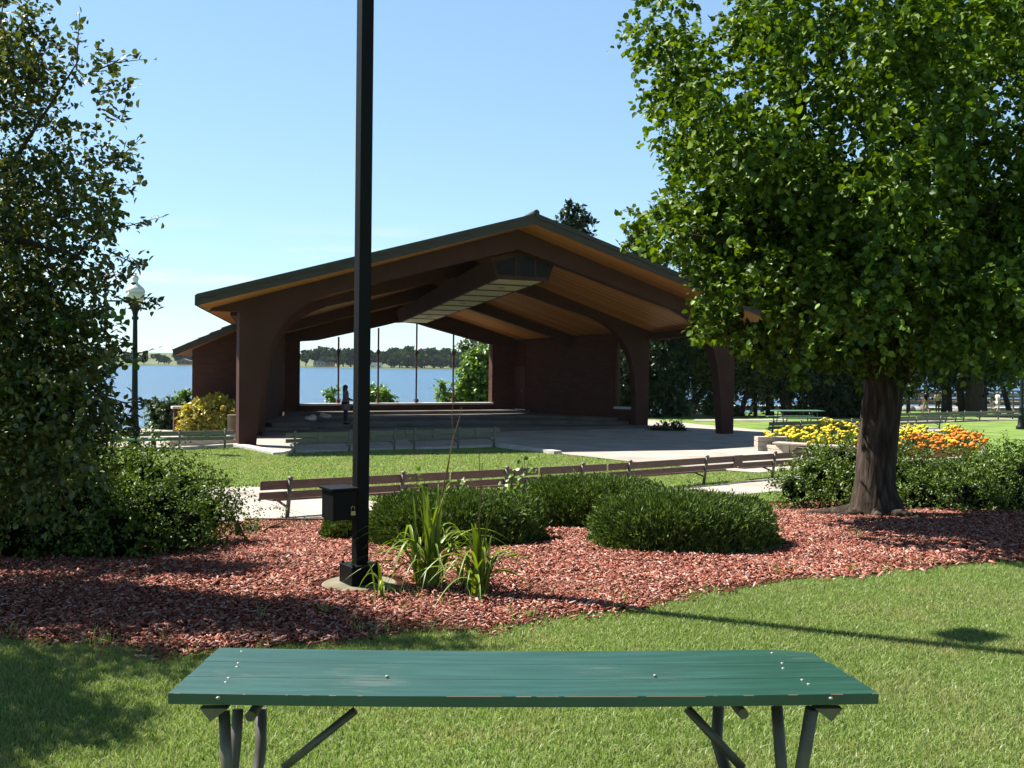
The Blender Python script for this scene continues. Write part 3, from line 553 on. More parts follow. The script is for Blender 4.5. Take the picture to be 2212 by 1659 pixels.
# steel pipe frame
def tpt(px, py, D): q = at(px, py, D) - Vector((.055, 3.86, 0)); return Mi @ q
def leg(pts, r, name='leg', m='tpipe'):
    P = [tpt(*p) for p in pts]; d = (P[-1] - P[-2]); e = P[-1] + d * ((0.0 - P[-1].z) / d.z) if name == 'leg' else P[-1]
    MB().tube(P + ([e] if name == 'leg' else []), r, 12).build(name, M[m], tb, smooth=True)
leg([(484, 1536, 3.66), (490, 1659, 3.62)], .021); leg([(514, 1532, 3.86), (510, 1600, 3.84), (504, 1659, 3.8)], .021)
leg([(564, 1530, 4.12), (563, 1620, 4.1), (557, 1659, 4.06)], .023)
leg([(768, 1534, 3.95), (612, 1659, 3.9)], .016, 'brace'); leg([(1484, 1530, 3.95), (1604, 1659, 3.9)], .018, 'brace')
leg([(1552, 1526, 4.14), (1548, 1600, 4.12), (1566, 1659, 4.02)], .024); leg([(1678, 1526, 3.9), (1688, 1659, 3.86)], .023); leg([(1754, 1530, 3.64), (1732, 1659, 3.66)], .024)
for px, py in ((541, 1548), (1606, 1543)):
    a = tpt(px, py, 3.72); b = a + Vector((0, .42, -.01)); MB().tube([a, b], .019, 12).build('cross_pipe', M['tpipe'], tb, smooth=True)
for px, s in ((462, -1), (1790, 1)):
    a = tpt(px, 1538, 3.62); k = MB(); k.extr([(a.x - .05, a.z + .012), (a.x + .05, a.z + .012), (a.x + .012 * s, a.z - .035)], a.y, a.y + .04); k.build('bracket', M['tpipe'], tb)
# ------------------------------------------------------------------ LIGHT POLE
g0 = gt(777, 1267)
lp = empty('light_pole', g0, math.radians(33), 'tall square black light pole with a locked box, standing in red mulch', 'light pole')
MB().lathe([(.33, -.12), (.33, .02), (.31, .035), (0, .036)], n=28).build('footing', mat('pole footing', (.15, .135, .08), (.27, .25, .18), scale=5, rough=1, bump=.5), lp)
MB().box((0, 0, .115), (.27, .27, .17)).build('base_cover', M['black'], lp, bevel=.006)
MB().box((0, 0, 4.1), (.113, .113, 7.85)).build('pole', M['black'], lp, bevel=.006)
[MB().tube([(sx * .112, sy * .112, .195), (sx * .112, sy * .112, .218)], .012, 6).build('bolt', M['black'], lp) for sx in (-1, 1) for sy in (-1, 1)]
MB().tube([(.075, .03, .2), (.075, .03, 2.4), (.06, .03, 2.45)], .012, 8).build('conduit', M['black'], lp)
bx = MB().box((-.19, .02, .73), (.22, .25, .25)).build('control_box', M['black'], lp, bevel=.004)
MB().box((-.195, .02, .87), (.25, .29, .022)).build('lid', M['black'], bx, bevel=.004)
kx = MB().box((-.125, -.118, .665), (.04, .02, .035)); kx.tube([(-.139 + .028 * 0, -.118, .68)] + [(-.125 + .014 * math.cos(a), -.118, .705 + .02 * math.sin(a)) for a in np.linspace(PI, 0, 7)] + [(-.111, -.118, .68)], .004, 6)
kx.build('padlock', M['brass'], bx)
for z_, s in ((6.1, 1), (7.85, -1)):
    MB().tube([(0, 0, z_), (.25 * s, 0, z_ + .05)], .03, 8).build('bracket', M['black'], lp)
    MB().box((.42 * s, 0, z_ + .02), (.42, .3, .16)).build('flood_light', M['black'], lp, bevel=.02)
# ------------------------------------------------------------------ STREET LAMPS
def lamp(loc, label, h=5.2):
    e = empty('street_lamp', loc, 0, label, 'street lamp', 'ornamental street lamps in the park')
    s = h / 5.2
    MB().lathe([(.24, 0), (.24, .12), (.17, .2), (.15, .5), (.17, .62), (.2, .66), (.13, .72), (.11, 1.0), (.14, 1.04), (.1, 1.1), (.085, 2.2), (.07, 3.6), (.065, 3.95), (.1, 3.98), (.1, 4.04), (.07, 4.08), (.09, 4.2), (.15, 4.32), (.17, 4.4)], n=16).build('post', M['lampgreen'], e, smooth=True)
    g = MB().lathe([(.16, 4.4), (.22, 4.5), (.265, 4.66), (.275, 4.8)], n=20).build('globe', M['globe'], e, smooth=True)
    MB().lathe([(.285, 4.79), (.285, 4.84), (.24, 4.93), (.13, 5.02), (.07, 5.08), (.075, 5.14), (.1, 5.2), (.085, 5.27), (.03, 5.31), (.045, 5.36), (0, 5.4)], n=20).build('globe_cap', M['globe2'], e, smooth=True)
    e.scale = (s, s, s); return e
p = at(291, 870, 32.5); lamp((p.x, p.y, tz(p.x, p.y)), 'street lamp with white acorn globe on a dark green post by the left tree', 5.43)
p = at(2206, 925, 50.5); lamp((p.x, p.y, tz(p.x, p.y)), 'dark lamp post on the lawn at the right edge of the photo', 5.2)
# ------------------------------------------------------------------ BENCHES (backs to us, facing the stage)
def bench(a, b, posts, label, col, group, H=.68, plates=(), tiltb=.08, seat=True):
    """a, b: plan end points of the slats; posts: plan points"""
    a = Vector((a[0], a[1], 0)); b = Vector((b[0], b[1], 0)); L_ = (b - a).length; d = (b - a).normalized()
    mid = (a + b) / 2; rz = math.atan2(d.y, d.x)
    e = empty('park_bench', (mid.x, mid.y, tz(mid.x, mid.y)), rz, label, 'bench', group)
    za = tz(a.x, a.y) - e.location.z; zb = tz(b.x, b.y) - e.location.z; zf = lambda x: za + (zb - za) * (x / L_ + .5)
    ms, mp_ = (M['slat_brown'], M['postp']) if col == 'b' else (M['slat_green'], M['postg'])
    for q in posts:
        x = (Vector((q[0], q[1], 0)) - mid).dot(d); z = zf(x)
        k = MB().tube([(x, .02, z - .1), (x, -.01 - tiltb * .4, z + .3), (x, -.02 - tiltb, z + H)], .036, 10)
        k.lathe([(.045, H - .005), (.047, H + .012), (.035, H + .03), (.015, H + .042)], (x, -.02 - tiltb, z), 10)
        k.tube([(x, .0, z + .2), (x, .34, z + .285)], .022, 8)
        k.build('post', mp_, e, smooth=True)
    h = .15
    for zz, yy in ((H - .1, .02), (H - .272, .03)):
        MB().beam((-L_ / 2, yy - tiltb * zz / H, za + zz), (L_ / 2, yy - tiltb * zz / H, zb + zz), .04, h - (.03 if zz < H - .2 else 0)).build('back_slat', ms, e, bevel=.013)
    if seat:
        for yy in (.13, .26):
            MB().beam((-L_ / 2 + .3, yy, za + .31), (L_ / 2 - .3, yy, zb + .31), .115, .035).build('seat_slat', ms, e)
    for q in plates:
        x = (Vector((q[0], q[1], 0)) - mid).dot(d); z = zf(x)
        MB().box((x, -.022 - tiltb * .75, z + H - .15), (.34 if col == 'b' else .17, .03, .27)).build('splice_plate', ms, e)
    return e
def bline(pa, pb):      # plan line through two anchor points; returns px -> plan point
    a = Vector(pa); b = Vector(pb)
    def f(px):
        k = ray(px, 900); r = k.x / k.y; t = (r * a.y - a.x) / ((b.x - a.x) - r * (b.y - a.y)); return (a.x + (b.x - a.x) * t, a.y + (b.y - a.y) * t)
    return f
G1 = 'brown benches in the nearest row behind the bushes'
f1 = bline((-3.66, 16.8), (4.53, 24.5))
f1b = bline((4.53, 24.5), (7.6, 26.9))
bench(f1(560), f1(968), [f1(622), f1(866)], 'brown bench nearest the light pole, its left end open to the path', 'b', G1)
bench(f1(972), f1(1160), [f1(1090)], 'brown bench half hidden behind the left and middle yew bushes', 'b', G1)
bench(f1(1164), f1(1308), [f1(1254)], 'brown bench whose top shows over the middle yew bush', 'b', G1)
bench(f1(1312), f1b(1592), [f1(1355), f1(1516)], 'brown bench seen over the right yew bush in front of the sunny plaza', 'b', G1, plates=[f1b(1590)])
bench(f1b(1596), f1b(1830), [f1b(1670), f1b(1745)], 'brown bench at the right end of the near row, running into the shrub', 'b', G1)
G2 = 'olive benches around the far lawn'
a2 = gz(636, 982, -1.0); b2 = gz(1068, 966, -1.0); f2 = bline((a2.x, a2.y), (b2.x, b2.y))
bench(f2(617), f2(872), [f2(636), f2(755), f2(852)], 'olive bench left of centre on the lawn kerb, partly behind the light pole', 'g', G2, H=.7, plates=[f2(692), f2(804)])
bench(f2(874), f2(1079), [f2(895), f2(990), f2(1067)], 'olive bench in the middle of the lawn kerb before the stage steps', 'g', G2, H=.7, plates=[f2(939), f2(1030)])
a3 = gz(388, 971, -1.0); b3 = gz(486, 969, -1.0); f3 = bline((a3.x, a3.y), (b3.x, b3.y))
bench(f3(290), f3(505), [f3(330), f3(388), f3(486)], 'olive bench in front of the golden bush', 'g', G2, H=.62, plates=[f3(446), f3(340)])
bench(f3(120), f3(287), [f3(160), f3(240)], 'olive bench behind the left street lamp', 'g', G2, H=.62)
G4 = 'grey brown benches on the right lawn'
a4 = gz(1668, 941, -1.0); b4 = gz(1979, 928.5, -1.0); f4 = bline((a4.x, a4.y), (b4.x, b4.y))
bench(f4(1660), f4(1858), [f4(1668), f4(1727), f4(1783), f4(1837)], 'grey bench beyond the yellow flowers, left of the tree trunk', 'g', G4, H=.6)
bench(f4(1860), f4(2036), [f4(1856), f4(1914), f4(1977), f4(2029)], 'grey bench beyond the orange flowers, right of the tree trunk', 'g', G4, H=.6)
a5 = gz(1961, 917, -1.1); b5 = gz(2187, 905, -1.1); f5 = bline((a5.x, a5.y), (b5.x, b5.y))
bench(f5(1890), f5(2050), [f5(1905), f5(1961), f5(2003), f5(2043)], 'farthest right bench row, left half, near two walkers', 'g', G4, H=.6)
bench(f5(2052), f5(2260), [f5(2064), f5(2081), f5(2116), f5(2156), f5(2187), f5(2240)], 'farthest right bench row, right half, by the lamp post', 'g', G4, H=.6)
# backless bench by lamp
q = gz(262, 974, -1.0); e = empty('backless_bench', (q.x, q.y, -1.0), .05, 'low dark backless bench seen over the left shrub', 'bench')
MB().box((0, 0, .36), (2.6, .4, .06)).build('seat', M['ttable'], e); [MB().box((s * 1.0, 0, .17), (.08, .3, .34)).build('leg', M['black'], e) for s in (-1, 1)]
# ------------------------------------------------------------------ background picnic table
q = gz(1722, 921, -1.05)
e = empty('picnic_table', (q.x, q.y, tz(q.x, q.y)), .25, 'green picnic table with tube legs beyond the right benches', 'table')
MB().box((0, 0, .74), (2.6, .75, .05)).build('table_top', M['ttable'], e)
for s in (-1, 1):
    MB().box((0, s * .68, .43), (2.6, .26, .045)).build('seat', M['ttable'], e)
    MB().tube([(s * .95, -.68, .42), (s * .95, -.6, .1), (s * .95, -.4, .03), (s * .95, -.28, .4), (s * .95, -.22, .72)], .03, 8).build('leg', M['tpipe'], e)
    MB().tube([(s * .95, .68, .42), (s * .95, .6, .1), (s * .95, .4, .03), (s * .95, .28, .4), (s * .95, .22, .72)], .03, 8).build('leg', M['tpipe'], e)
# ------------------------------------------------------------------ YEW BUSHES
def yew(c, rx, ry, h, label, n=30000, rz=0):
    zb = tz(c[0], c[1]); e = empty('yew_bush', (c[0], c[1], zb), rz, label, 'bush', 'clipped yew bushes in the mulch bed')
    def sup(d, s=1.):     # superellipsoid radius along direction: rounded plan, flat clipped top
        a = (np.abs(d[:, 0] / (rx * s)) ** 2.5 + np.abs(d[:, 1] / (ry * s)) ** 2.5) ** (5 / 2.5); return (a + np.abs(d[:, 2] / (h * s)) ** 5) ** (-1 / 5)
    d = rv(n * 2); d[:, 2] = np.abs(d[:, 2]) * 1.1 - .25; d = unit(d); d = d[:n]
    nzv = .06 * np.sin(d[:, 0] * 9 + 1) * np.cos(d[:, 1] * 8) + .045 * np.sin(d[:, 0] * 21 + d[:, 2] * 17)
    stray = 1 + (rng.random(n) < .02) * rng.random(n) * .16
    r_ = sup(d) * stray * (1 + .6 * nzv) * (1 - .16 * rng.random(n) ** 1.6 + .03 * rng.normal(size=n)); P = d * r_[:, None]
    P[:, 2] = np.maximum(P[:, 2], -.05) + .03 + .03 * (rng.random(n))
    k = 3; Dn = unit(d * np.array([.8, .8, .8]) + np.array([0, 0, .8]) + .75 * rv(n)); P3 = np.repeat(P, k, 0) + rng.normal(size=(n * k, 3)) * .012; D3 = unit(np.repeat(Dn, k, 0) + .55 * rv(n * k))
    leaves('foliage', P3, D3, rv(n * k), .05 * (.5 + rng.random(n * k)), T_DIA, M['yew'], e, .27)
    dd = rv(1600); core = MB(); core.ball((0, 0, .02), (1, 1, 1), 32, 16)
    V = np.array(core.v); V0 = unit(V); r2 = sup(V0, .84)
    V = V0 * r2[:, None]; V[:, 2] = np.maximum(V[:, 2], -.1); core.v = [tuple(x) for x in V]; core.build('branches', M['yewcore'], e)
    return e
def yc(px, D): r = ray(px, 1100); return (r.x / r.y * D, D)
yew(yc(1476, 11.45), .98, .84, .46, 'dark green yew bush on the right, nearest the bare mulch')
yew(yc(988, 12.0), 1.0, .86, .48, 'dark green yew bush on the left, behind the daylilies', rz=.1)
yew(yc(1278, 14.3), 1.05, .9, .55, 'dark green yew bush in the middle, behind the other two', rz=-.15)
yew(yc(745, 12.6), .25, .3, .2, 'small low evergreen sprig beside the light pole', 1500)
# ------------------------------------------------------------------ COTONEASTER SHRUBS
def shrub(name, label, lobes, n, size, m, cat='shrub', group=None, T=T_DIA, asp=.62, nl=14, ln=.28, core=True, up=.2, shell=.4, c0=None):
    c = np.mean([tuple(c) for c, r in lobes], 0) if c0 is None else c0; z = tz(c[0], c[1]); o0 = Vector((c[0], c[1], z))
    e = empty(name, o0, 0, label, cat, group); lb = [(Vector(c) - o0, r) for c, r in lobes]
    P, D, N = sprays(lb, n, nl, ln, up=up, shell=shell); ok = P[:, 2] + z > terr(P[:, 0] + c[0], P[:, 1] + c[1]) + .01
    P, D, N = P[ok], D[ok], N[ok]
    leaves('foliage', P, D, N, size * (.6 + .8 * rng.random(len(P))), T, m, e, asp)
    st = MB()
    for c_, r in lb[:14]:
        rr = r if not hasattr(r, '__len__') else r[0]
        for q in range(3):
            a = rv(1)[0]; st.tube([(random.uniform(-.1, .1), random.uniform(-.1, .1), -.1), tuple(c_ * .5 + Vector((0, 0, .05))), tuple(c_ + Vector(a) * rr * .8)], [.018, .012, .004], 5)
    st.build('stems', M['twig'], e)
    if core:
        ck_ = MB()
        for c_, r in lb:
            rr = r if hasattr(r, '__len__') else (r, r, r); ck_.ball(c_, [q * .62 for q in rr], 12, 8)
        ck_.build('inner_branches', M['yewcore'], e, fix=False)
    return e
L = [pxlobe(x, y, r, D) for x, y, r, D in ((300, 1040, 85, 12.2), (390, 1075, 80, 12.2), (440, 1110, 60, 12), (330, 1120, 95, 11.2), (200, 1010, 90, 12.5), (180, 1110, 110, 11), (60, 1030, 110, 12.2), (60, 1140, 120, 11), (-90, 1080, 150, 11.6), (-230, 1060, 150, 12), (250, 1160, 70, 10.7), (400, 1140, 60, 11.2), (100, 985, 80, 13))]
shrub('cotoneaster_shrub', 'large dark spreading shrub under the left tree, at the edge of the mulch', L, 4200, .042, M['shrub'], nl=18, ln=.3)
L = [pxlobe(x, y, r, D) for x, y, r, D in ((470, 1080, 30, 12.2), (490, 1110, 22, 12), (560, 1135, 16, 14.2), (620, 1136, 14, 14.5), (520, 1140, 20, 13.5))]
shrub('shrub_runner', 'thin arching runners of the left shrub beside the bench end', L, 190, .036, M['shrub'], nl=14, ln=.36, core=False)
L = [pxlobe(x, y, r, D) for x, y, r, D in ((1715, 1058, 42, 16.8), (1760, 1030, 52, 17.2), (1820, 1010, 60, 17.6), (1830, 1055, 50, 16.6), (1900, 1020, 70, 17.6), (1980, 1028, 56, 17.8), (1990, 1078, 58, 16.4), (2060, 1044, 60, 17.4), (2090, 1085, 66, 16), (2140, 1042, 66, 17), (2200, 1050, 85, 16.4), (2290, 1050, 100, 16.4), (2200, 1110, 60, 15.6), (1880, 1075, 40, 16.2), (2400, 1060, 110, 16.4))]
shrub('cotoneaster_shrub', 'bright green spreading shrub behind the big tree trunk on the right', L, 4600, .045, M['shrub'], nl=18, ln=.3)
L = [pxlobe(x, y, r, D) for x, y, r, D in ((2180, 975, 22, 24), (2240, 975, 26, 24), (2110, 985, 12, 24))]
shrub('pale_shrub', 'pale variegated plant at the right end of the flower bed', L, 150, .06, M['bright'], nl=12, ln=.25, core=False)
L = [pxlobe(x, y, r, 38.5) for x, y, r in ((430, 900, 32), (470, 892, 32), (500, 905, 30), (440, 925, 28), (480, 928, 28), (412, 930, 14), (508, 930, 20))]
shrub('golden_shrub', 'golden yellow shrub beside the left column of the bandshell', L, 1100, .13, M['gold'], nl=12, ln=.3)
L = [pxlobe(x, y, r, 42.5) for x, y, r in ((345, 900, 26), (370, 885, 24), (335, 880, 18), (370, 918, 26), (395, 915, 20))]
shrub('waterside_shrub', 'grey green shrub by the low brick wall, against the lake', L, 420, .13, M['cedar2'], nl=12, ln=.3)
L = [pxlobe(x, y, r, 44.5) for x, y, r in ((400, 865, 18), (410, 880, 20), (385, 885, 16))]
shrub('waterside_shrub', 'brighter green shrub behind the low brick wall', L, 200, .13, M['bright'], nl=12, ln=.3)
for cx, lab, LL, n in ((0, 'leafy shrub behind the right end of the stage opening', ((1024, 800, 20), (1014, 825, 20), (1037, 835, 22), (1045, 790, 20), (1008, 852, 15), (1037, 860, 20), (1024, 772, 14), (1048, 764, 14)), 620),
                       (1, 'small shrub behind the second tension rod', ((820, 858, 20), (800, 850, 12), (835, 866, 10)), 110),
                       (2, 'tiny shrub behind the stage sill left of the person', ((716, 864, 8), (714, 852, 5)), 26),
                       (3, 'thin yellowish shrub at the foot of the fourth rod', ((968, 850, 12), (955, 840, 7), (975, 865, 12)), 70)):
    L = [pxlobe(x, y, r, 60) for x, y, r in LL]
    shrub('waterside_shrub', lab, L, n, .24, M['bright'], nl=10, ln=.5, core=False, T=T_DIA)
L = [pxlobe(x, y, r, 62) for x, y, r in ((1015, 745, 12), (1000, 752, 10), (1030, 738, 10), (1045, 748, 10))]
shrub('sapling', 'airy sapling top under the right of the roof opening', L, 90, .2, M['cedar2'], nl=9, ln=.5, core=False)
L = [pxlobe(x, y, r, 45.5) for x, y, r in ((1430, 928, 12), (1455, 926, 14), (1475, 928, 10), (1415, 930, 8))]
shrub('ground_shrub', 'low dark shrub at the foot of the right rear column', L, 160, .11, M['cedar2'], nl=10, ln=.25)
# ------------------------------------------------------------------ TREES
def limbs(spec, m, parent, name='trunk', n=12, bumpy=.0):
    k = MB()
    for pts, rs in spec:
        # smooth polyline
        P = [Vector(p) for p in pts]; Q = []; R_ = []
        for i in range(len(P) - 1):
            p0, p1, p2, p3 = P[max(i - 1, 0)], P[i], P[i + 1], P[min(i + 2, len(P) - 1)]
            for s in range(5):
                t = s / 5; Q.append(.5 * ((2 * p1) + (p2 - p0) * t + (2 * p0 - 5 * p1 + 4 * p2 - p3) * t * t + (3 * p1 - p0 - 3 * p2 + p3) * t ** 3)); R_.append(rs[i] + (rs[i + 1] - rs[i]) * t)
        Q.append(P[-1]); R_.append(rs[-1]); k.tube(Q, R_, n)
    o = k.build(name, m, parent, smooth=True, fix=False)
    if bumpy:
        for v in o.data.vertices:
            a = math.atan2(v.co.y, v.co.x); h = v.co.z; f = 1 + bumpy * (math.sin(a * 7 + h * 1.3) * .6 + math.sin(a * 13 + h * 2.7)) * (1.8 if h < .3 else 1)
            if h < 2.3: v.co.x *= f; v.co.y *= f
    return o
def tree(name, label, base, lobes, nsp, nl, size, ml, T, spec, mb=None, group=None, asp=.8, ln=.4, shell=.45, cat='tree', up=.2, droop=.3, keep=None):
    e = empty(name, base, 0, label, cat, group); base = Vector(base)
    limbs([([Vector(p) - base for p in pts], rs) for pts, rs in spec], mb or M['bark'], e, bumpy=.035 if name == 'shade_tree' else 0, n=22 if name == 'shade_tree' else 9)
    lb = [(Vector(c) - base, r) for c, r in lobes]; P, D, N = sprays(lb, nsp, nl, ln, shell=shell, up=up, droop=droop)
    if keep: k_ = keep(P); P, D, N = P[k_], D[k_], N[k_]
    leaves('crown', P, D, N, size * (.65 + .7 * rng.random(len(P))), T, ml, e, asp); return e
# big shade tree at the right
b0 = gt(1893, 1118); b0 = Vector((b0.x, 15.1, 0)); b0 = at(1893, 1112, 15.1); b0.z = tz(b0.x, b0.y)
c2 = ((1560, 90, 130), (1480, 150, 90), (1395, 85, 42), (1430, 130, 55), (1360, 75, 14), (1500, 270, 95), (1430, 240, 35), (1540, 380, 95), (1470, 330, 50), (1450, 505, 65), (1385, 468, 34), (1400, 520, 35), (1560, 520, 100), (1620, 640, 85), (1530, 610, 40), (1570, 730, 50), (1510, 738, 28), (1640, 720, 50), (1710, 790, 42), (1690, 815, 22),
      (1750, 650, 130), (1700, 250, 170), (1700, 450, 160), (1900, 150, 200), (1900, 400, 200), (1900, 620, 170), (2100, 200, 220), (2120, 450, 200), (2100, 640, 150), (2150, 700, 80), (1980, 730, 60), (1850, 735, 50), (2350, 300, 300), (2330, 620, 170), (1700, -80, 200), (2000, -150, 260), (1480, -40, 100), (2300, -100, 260), (1800, 740, 50), (1960, 735, 55), (2050, 725, 65), (2170, 725, 70), (1800, 765, 40), (2290, 720, 90), (1900, 700, 120), (2040, 560, 150))
lob = []
for x, y, r in c2:
    rm = r / F * 15; X = (x - 1900) / F * 15; Zz = (330 - y) / F * 15; T_ = math.sqrt(max(.3, 4.3 ** 2 - X * X * .9 - Zz * Zz * .5)) * .82
    ks = ((-1, -.3, .5) if x > 1960 else (-1, -.5, 0)) if T_ > 1.4 and r > 60 else (-.35, .35) if r > 60 else (-.25,)
    for k_ in ks:
        D = 15 + T_ * k_; lob.append((at(x, y, D), rm * D / 15 * (1 if r > 60 else .95)))
def A(x, y, D): return at(x, y, D)
spec = [([b0 + Vector((0, 0, -.15)), b0 + Vector((0, 0, .12)), A(1890, 1040, 15.1), A(1900, 920, 15.1), A(1910, 820, 15.1), A(1915, 700, 15.1), A(1905, 500, 15.1), A(1900, 250, 15)], [.44, .37, .285, .27, .28, .2, .13, .05]),
        ([A(1905, 840, 15.1), A(1840, 740, 14.8), A(1760, 620, 14.4), A(1660, 480, 14), A(1580, 360, 13.8)], [.14, .11, .08, .05, .02]),
        ([A(1915, 850, 15.1), A(1990, 740, 15), A(2080, 600, 14.7), A(2160, 400, 14.5)], [.17, .13, .09, .03]),
        ([A(1925, 800, 15.1), A(2060, 710, 14.3), A(2160, 660, 13.5), A(2260, 640, 13)], [.1, .07, .045, .02]),
        ([A(1905, 760, 15.1), A(1820, 560, 15.3), A(1760, 350, 15.6), A(1720, 150, 15.6)], [.12, .09, .06, .02]),
        ([A(1915, 740, 15.1), A(1990, 500, 15.6), A(2010, 200, 15.8)], [.12, .09, .03]),
        ([A(1880, 790, 15.1), A(1760, 720, 14.6), A(1640, 710, 14.2), A(1540, 730, 14)], [.06, .045, .03, .01]),
        ([A(1840, 740, 14.8), A(1700, 560, 13.6), A(1560, 520, 13.2), A(1430, 500, 13)], [.06, .04, .025, .008])]
for a_, L__ in ((2.6, 1.3), (3.6, 1.0), (5.2, 1.1), (.6, .8), (4.4, .9)):      # surface roots
    d = Vector((math.cos(a_), math.sin(a_), 0)); pts = []
    for s_ in (.2, .5, .8, 1.0):
        q = b0 + d * L__ * s_ + Vector((0, 0, 0)); pts.append(Vector((q.x, q.y, tz(q.x, q.y) + .1 * (1 - s_) ** 1.0 - .01)))
    spec.append((pts, [.14, .08, .05, .015]))
lob = clumps(lob, 460, .18, .42, .25) + [l_ for l_ in lob if l_[1] < .42] + [pxlobe(x, y, r, 13.6) for x, y, r in ((1350, 70, 9), (1375, 95, 16), (1400, 75, 22), (1380, 130, 16), (1395, 60, 10), (1378, 460, 14), (1350, 500, 12), (1400, 480, 26), (1420, 240, 20), (1440, 330, 22), (1500, 740, 24), (1530, 745, 26), (1560, 710, 26), (1585, 735, 26), (1500, 710, 14), (1650, 800, 16), (1700, 820, 26), (1740, 815, 22))]
lob += [(Vector((random.uniform(4.2, 8.5), random.uniform(14.6, 16.4), random.uniform(2.6, 4.6))), random.uniform(.35, .5)) for _ in range(55)] + [(Vector((x_, y_, random.uniform(2.7, 4.6))), random.uniform(.3, .45)) for x_, y_ in ((random.uniform(2.7, 5.0), random.uniform(12.8, 14.6)) for _ in range(70))]
LBY = [-900, 0, 60, 100, 150, 230, 300, 400, 440, 470, 520, 545, 570, 600, 640, 670, 690, 735, 752, 770, 800, 845]
LBX = [1200, 1390, 1343, 1350, 1384, 1384, 1400, 1435, 1380, 1343, 1340, 1368, 1440, 1490, 1525, 1500, 1472, 1480, 1570, 1625, 1655, 1690]
def keep_shade(P):      # the outline of the crown: high at the left, low branches nearer the trunk
    q = (np.asarray(P) + np.array(b0) - np.array([0, 0, HC])) @ np.array(RM); x = CX + F * q[:, 0] / -q[:, 2]; y = CY - F * q[:, 1] / -q[:, 2]
    j = rng.normal(size=len(x)) * 12 + 13 * np.sin(y / 15 + 2 * np.sin(y / 47)) + 14 * np.sin(x / 23 + 2 * np.sin(x / 61))
    return (x + j > np.interp(y, LBY, LBX)) & (y + j < np.interp(x, [1650, 1700, 1760, 1850, 2000, 2300], [842, 838, 815, 822, 838, 825])) & ~((x > 1600) & (x < 1652) & (y > 655) & (y < 700))
tree('shade_tree', 'large leafy shade tree with thick trunk in the mulch on the right', b0, lob, 13000, 13, .08, M['rtree'], T_HEART, spec, asp=.85, ln=.3, shell=.5, up=.15, keep=keep_shade)
# crab apple at the left
lob = [pxlobe(x, y, r * 1.0, D) for x, y, r, D in ((0, 260, 130, 8.6), (110, 240, 80, 8.3), (190, 165, 48, 8.2), (225, 200, 42, 8.2), (60, 420, 140, 8.6), (190, 330, 62, 8.2), (245, 400, 40, 8), (90, 600, 150, 8.6), (210, 520, 70, 8.2), (240, 620, 48, 8), (60, 760, 130, 8.5), (180, 730, 62, 8.1), (130, 860, 105, 8.2), (215, 830, 50, 7.9), (30, 950, 130, 8.4), (-120, 300, 160, 9), (-150, 600, 180, 9), (-140, 900, 180, 9), (-60, 100, 90, 8.8), (230, 900, 30, 7.9), (120, 330, 60, 8.9), (150, 640, 60, 9), (20, 120, 45, 8.4), (-300, 500, 220, 9), (-300, 150, 200, 9.2), (-250, 850, 200, 8.6), (60, 1020, 80, 8.6))] + [pxlobe(x, y, r, D) for x, y, r, D in ((10, 560, 110, 10.8), (-60, 700, 140, 11), (30, 430, 90, 10.6), (-150, 450, 170, 11), (60, 700, 70, 10.2), (-50, 850, 120, 10.8), (-200, 750, 170, 10.5), (-120, 250, 150, 11.4))] + [(Vector(c), r_) for c, r_ in (((-5.1, 7.0, 2.6), .8), ((-5.4, 6.6, 3.5), .9), ((-4.9, 6.3, 1.9), .5), ((-5.9, 7.6, 3.2), 1.0), ((-5.3, 7.9, 4.2), .8), ((-4.6, 6.0, 2.9), .55), ((-5.6, 8.2, 2.2), .8), ((-6.3, 7.2, 2.2), .9), ((-4.5, 7.4, 4.6), .55))]
lob = clumps(lob, 420, .11, .3, .5) + clumps([pxlobe(x, y, r, D) for x, y, r, D in ((90, 720, 90, 8.5), (150, 780, 90, 8.4), (60, 850, 90, 8.5), (150, 880, 70, 8.5), (190, 700, 50, 8.3), (130, 620, 80, 8.6))], 42, .1, .26, .5)
b1 = Vector((-5.6, 9.0, tz(-5.6, 9.0)))
spec = [([b1, at(-330, 1000, 9), at(-280, 800, 9), at(-150, 500, 8.9), at(-60, 200, 8.8)], [.15, .11, .07, .04, .01]),
        ([at(-280, 800, 9), at(-100, 760, 8.7), at(80, 640, 8.4), at(230, 480, 8.2)], [.05, .03, .018, .006]),
        ([at(-280, 850, 9), at(-80, 900, 8.6), at(120, 850, 8.2), at(250, 880, 8)], [.05, .03, .016, .005]),
        ([at(-150, 500, 8.9), at(0, 380, 8.5), at(100, 240, 8.3), at(170, 130, 8.2)], [.03, .02, .012, .004]),
        ([at(-150, 560, 8.9), at(30, 520, 8.5), at(180, 560, 8.2)], [.05, .03, .01])]
def keep_crab(P):
    q = (np.asarray(P) + np.array(b1) - np.array([0, 0, HC])) @ np.array(RM); x = CX + F * q[:, 0] / -q[:, 2]; y = CY - F * q[:, 1] / -q[:, 2]
    return ~((x > 255 + 12 * np.sin(y / 23)) & (x < 900)) & ~((x > 235) & (y > 545) & (y < 665) & (x < 400))
e = tree('crab_apple_tree', 'leafy crab apple tree leaning in at the left edge', b1, lob, 8600, 13, .047, M['ltree'], T_HEART, spec, asp=.72, ln=.3, shell=.5, up=.1, mb=M['barkd'], keep=keep_crab)
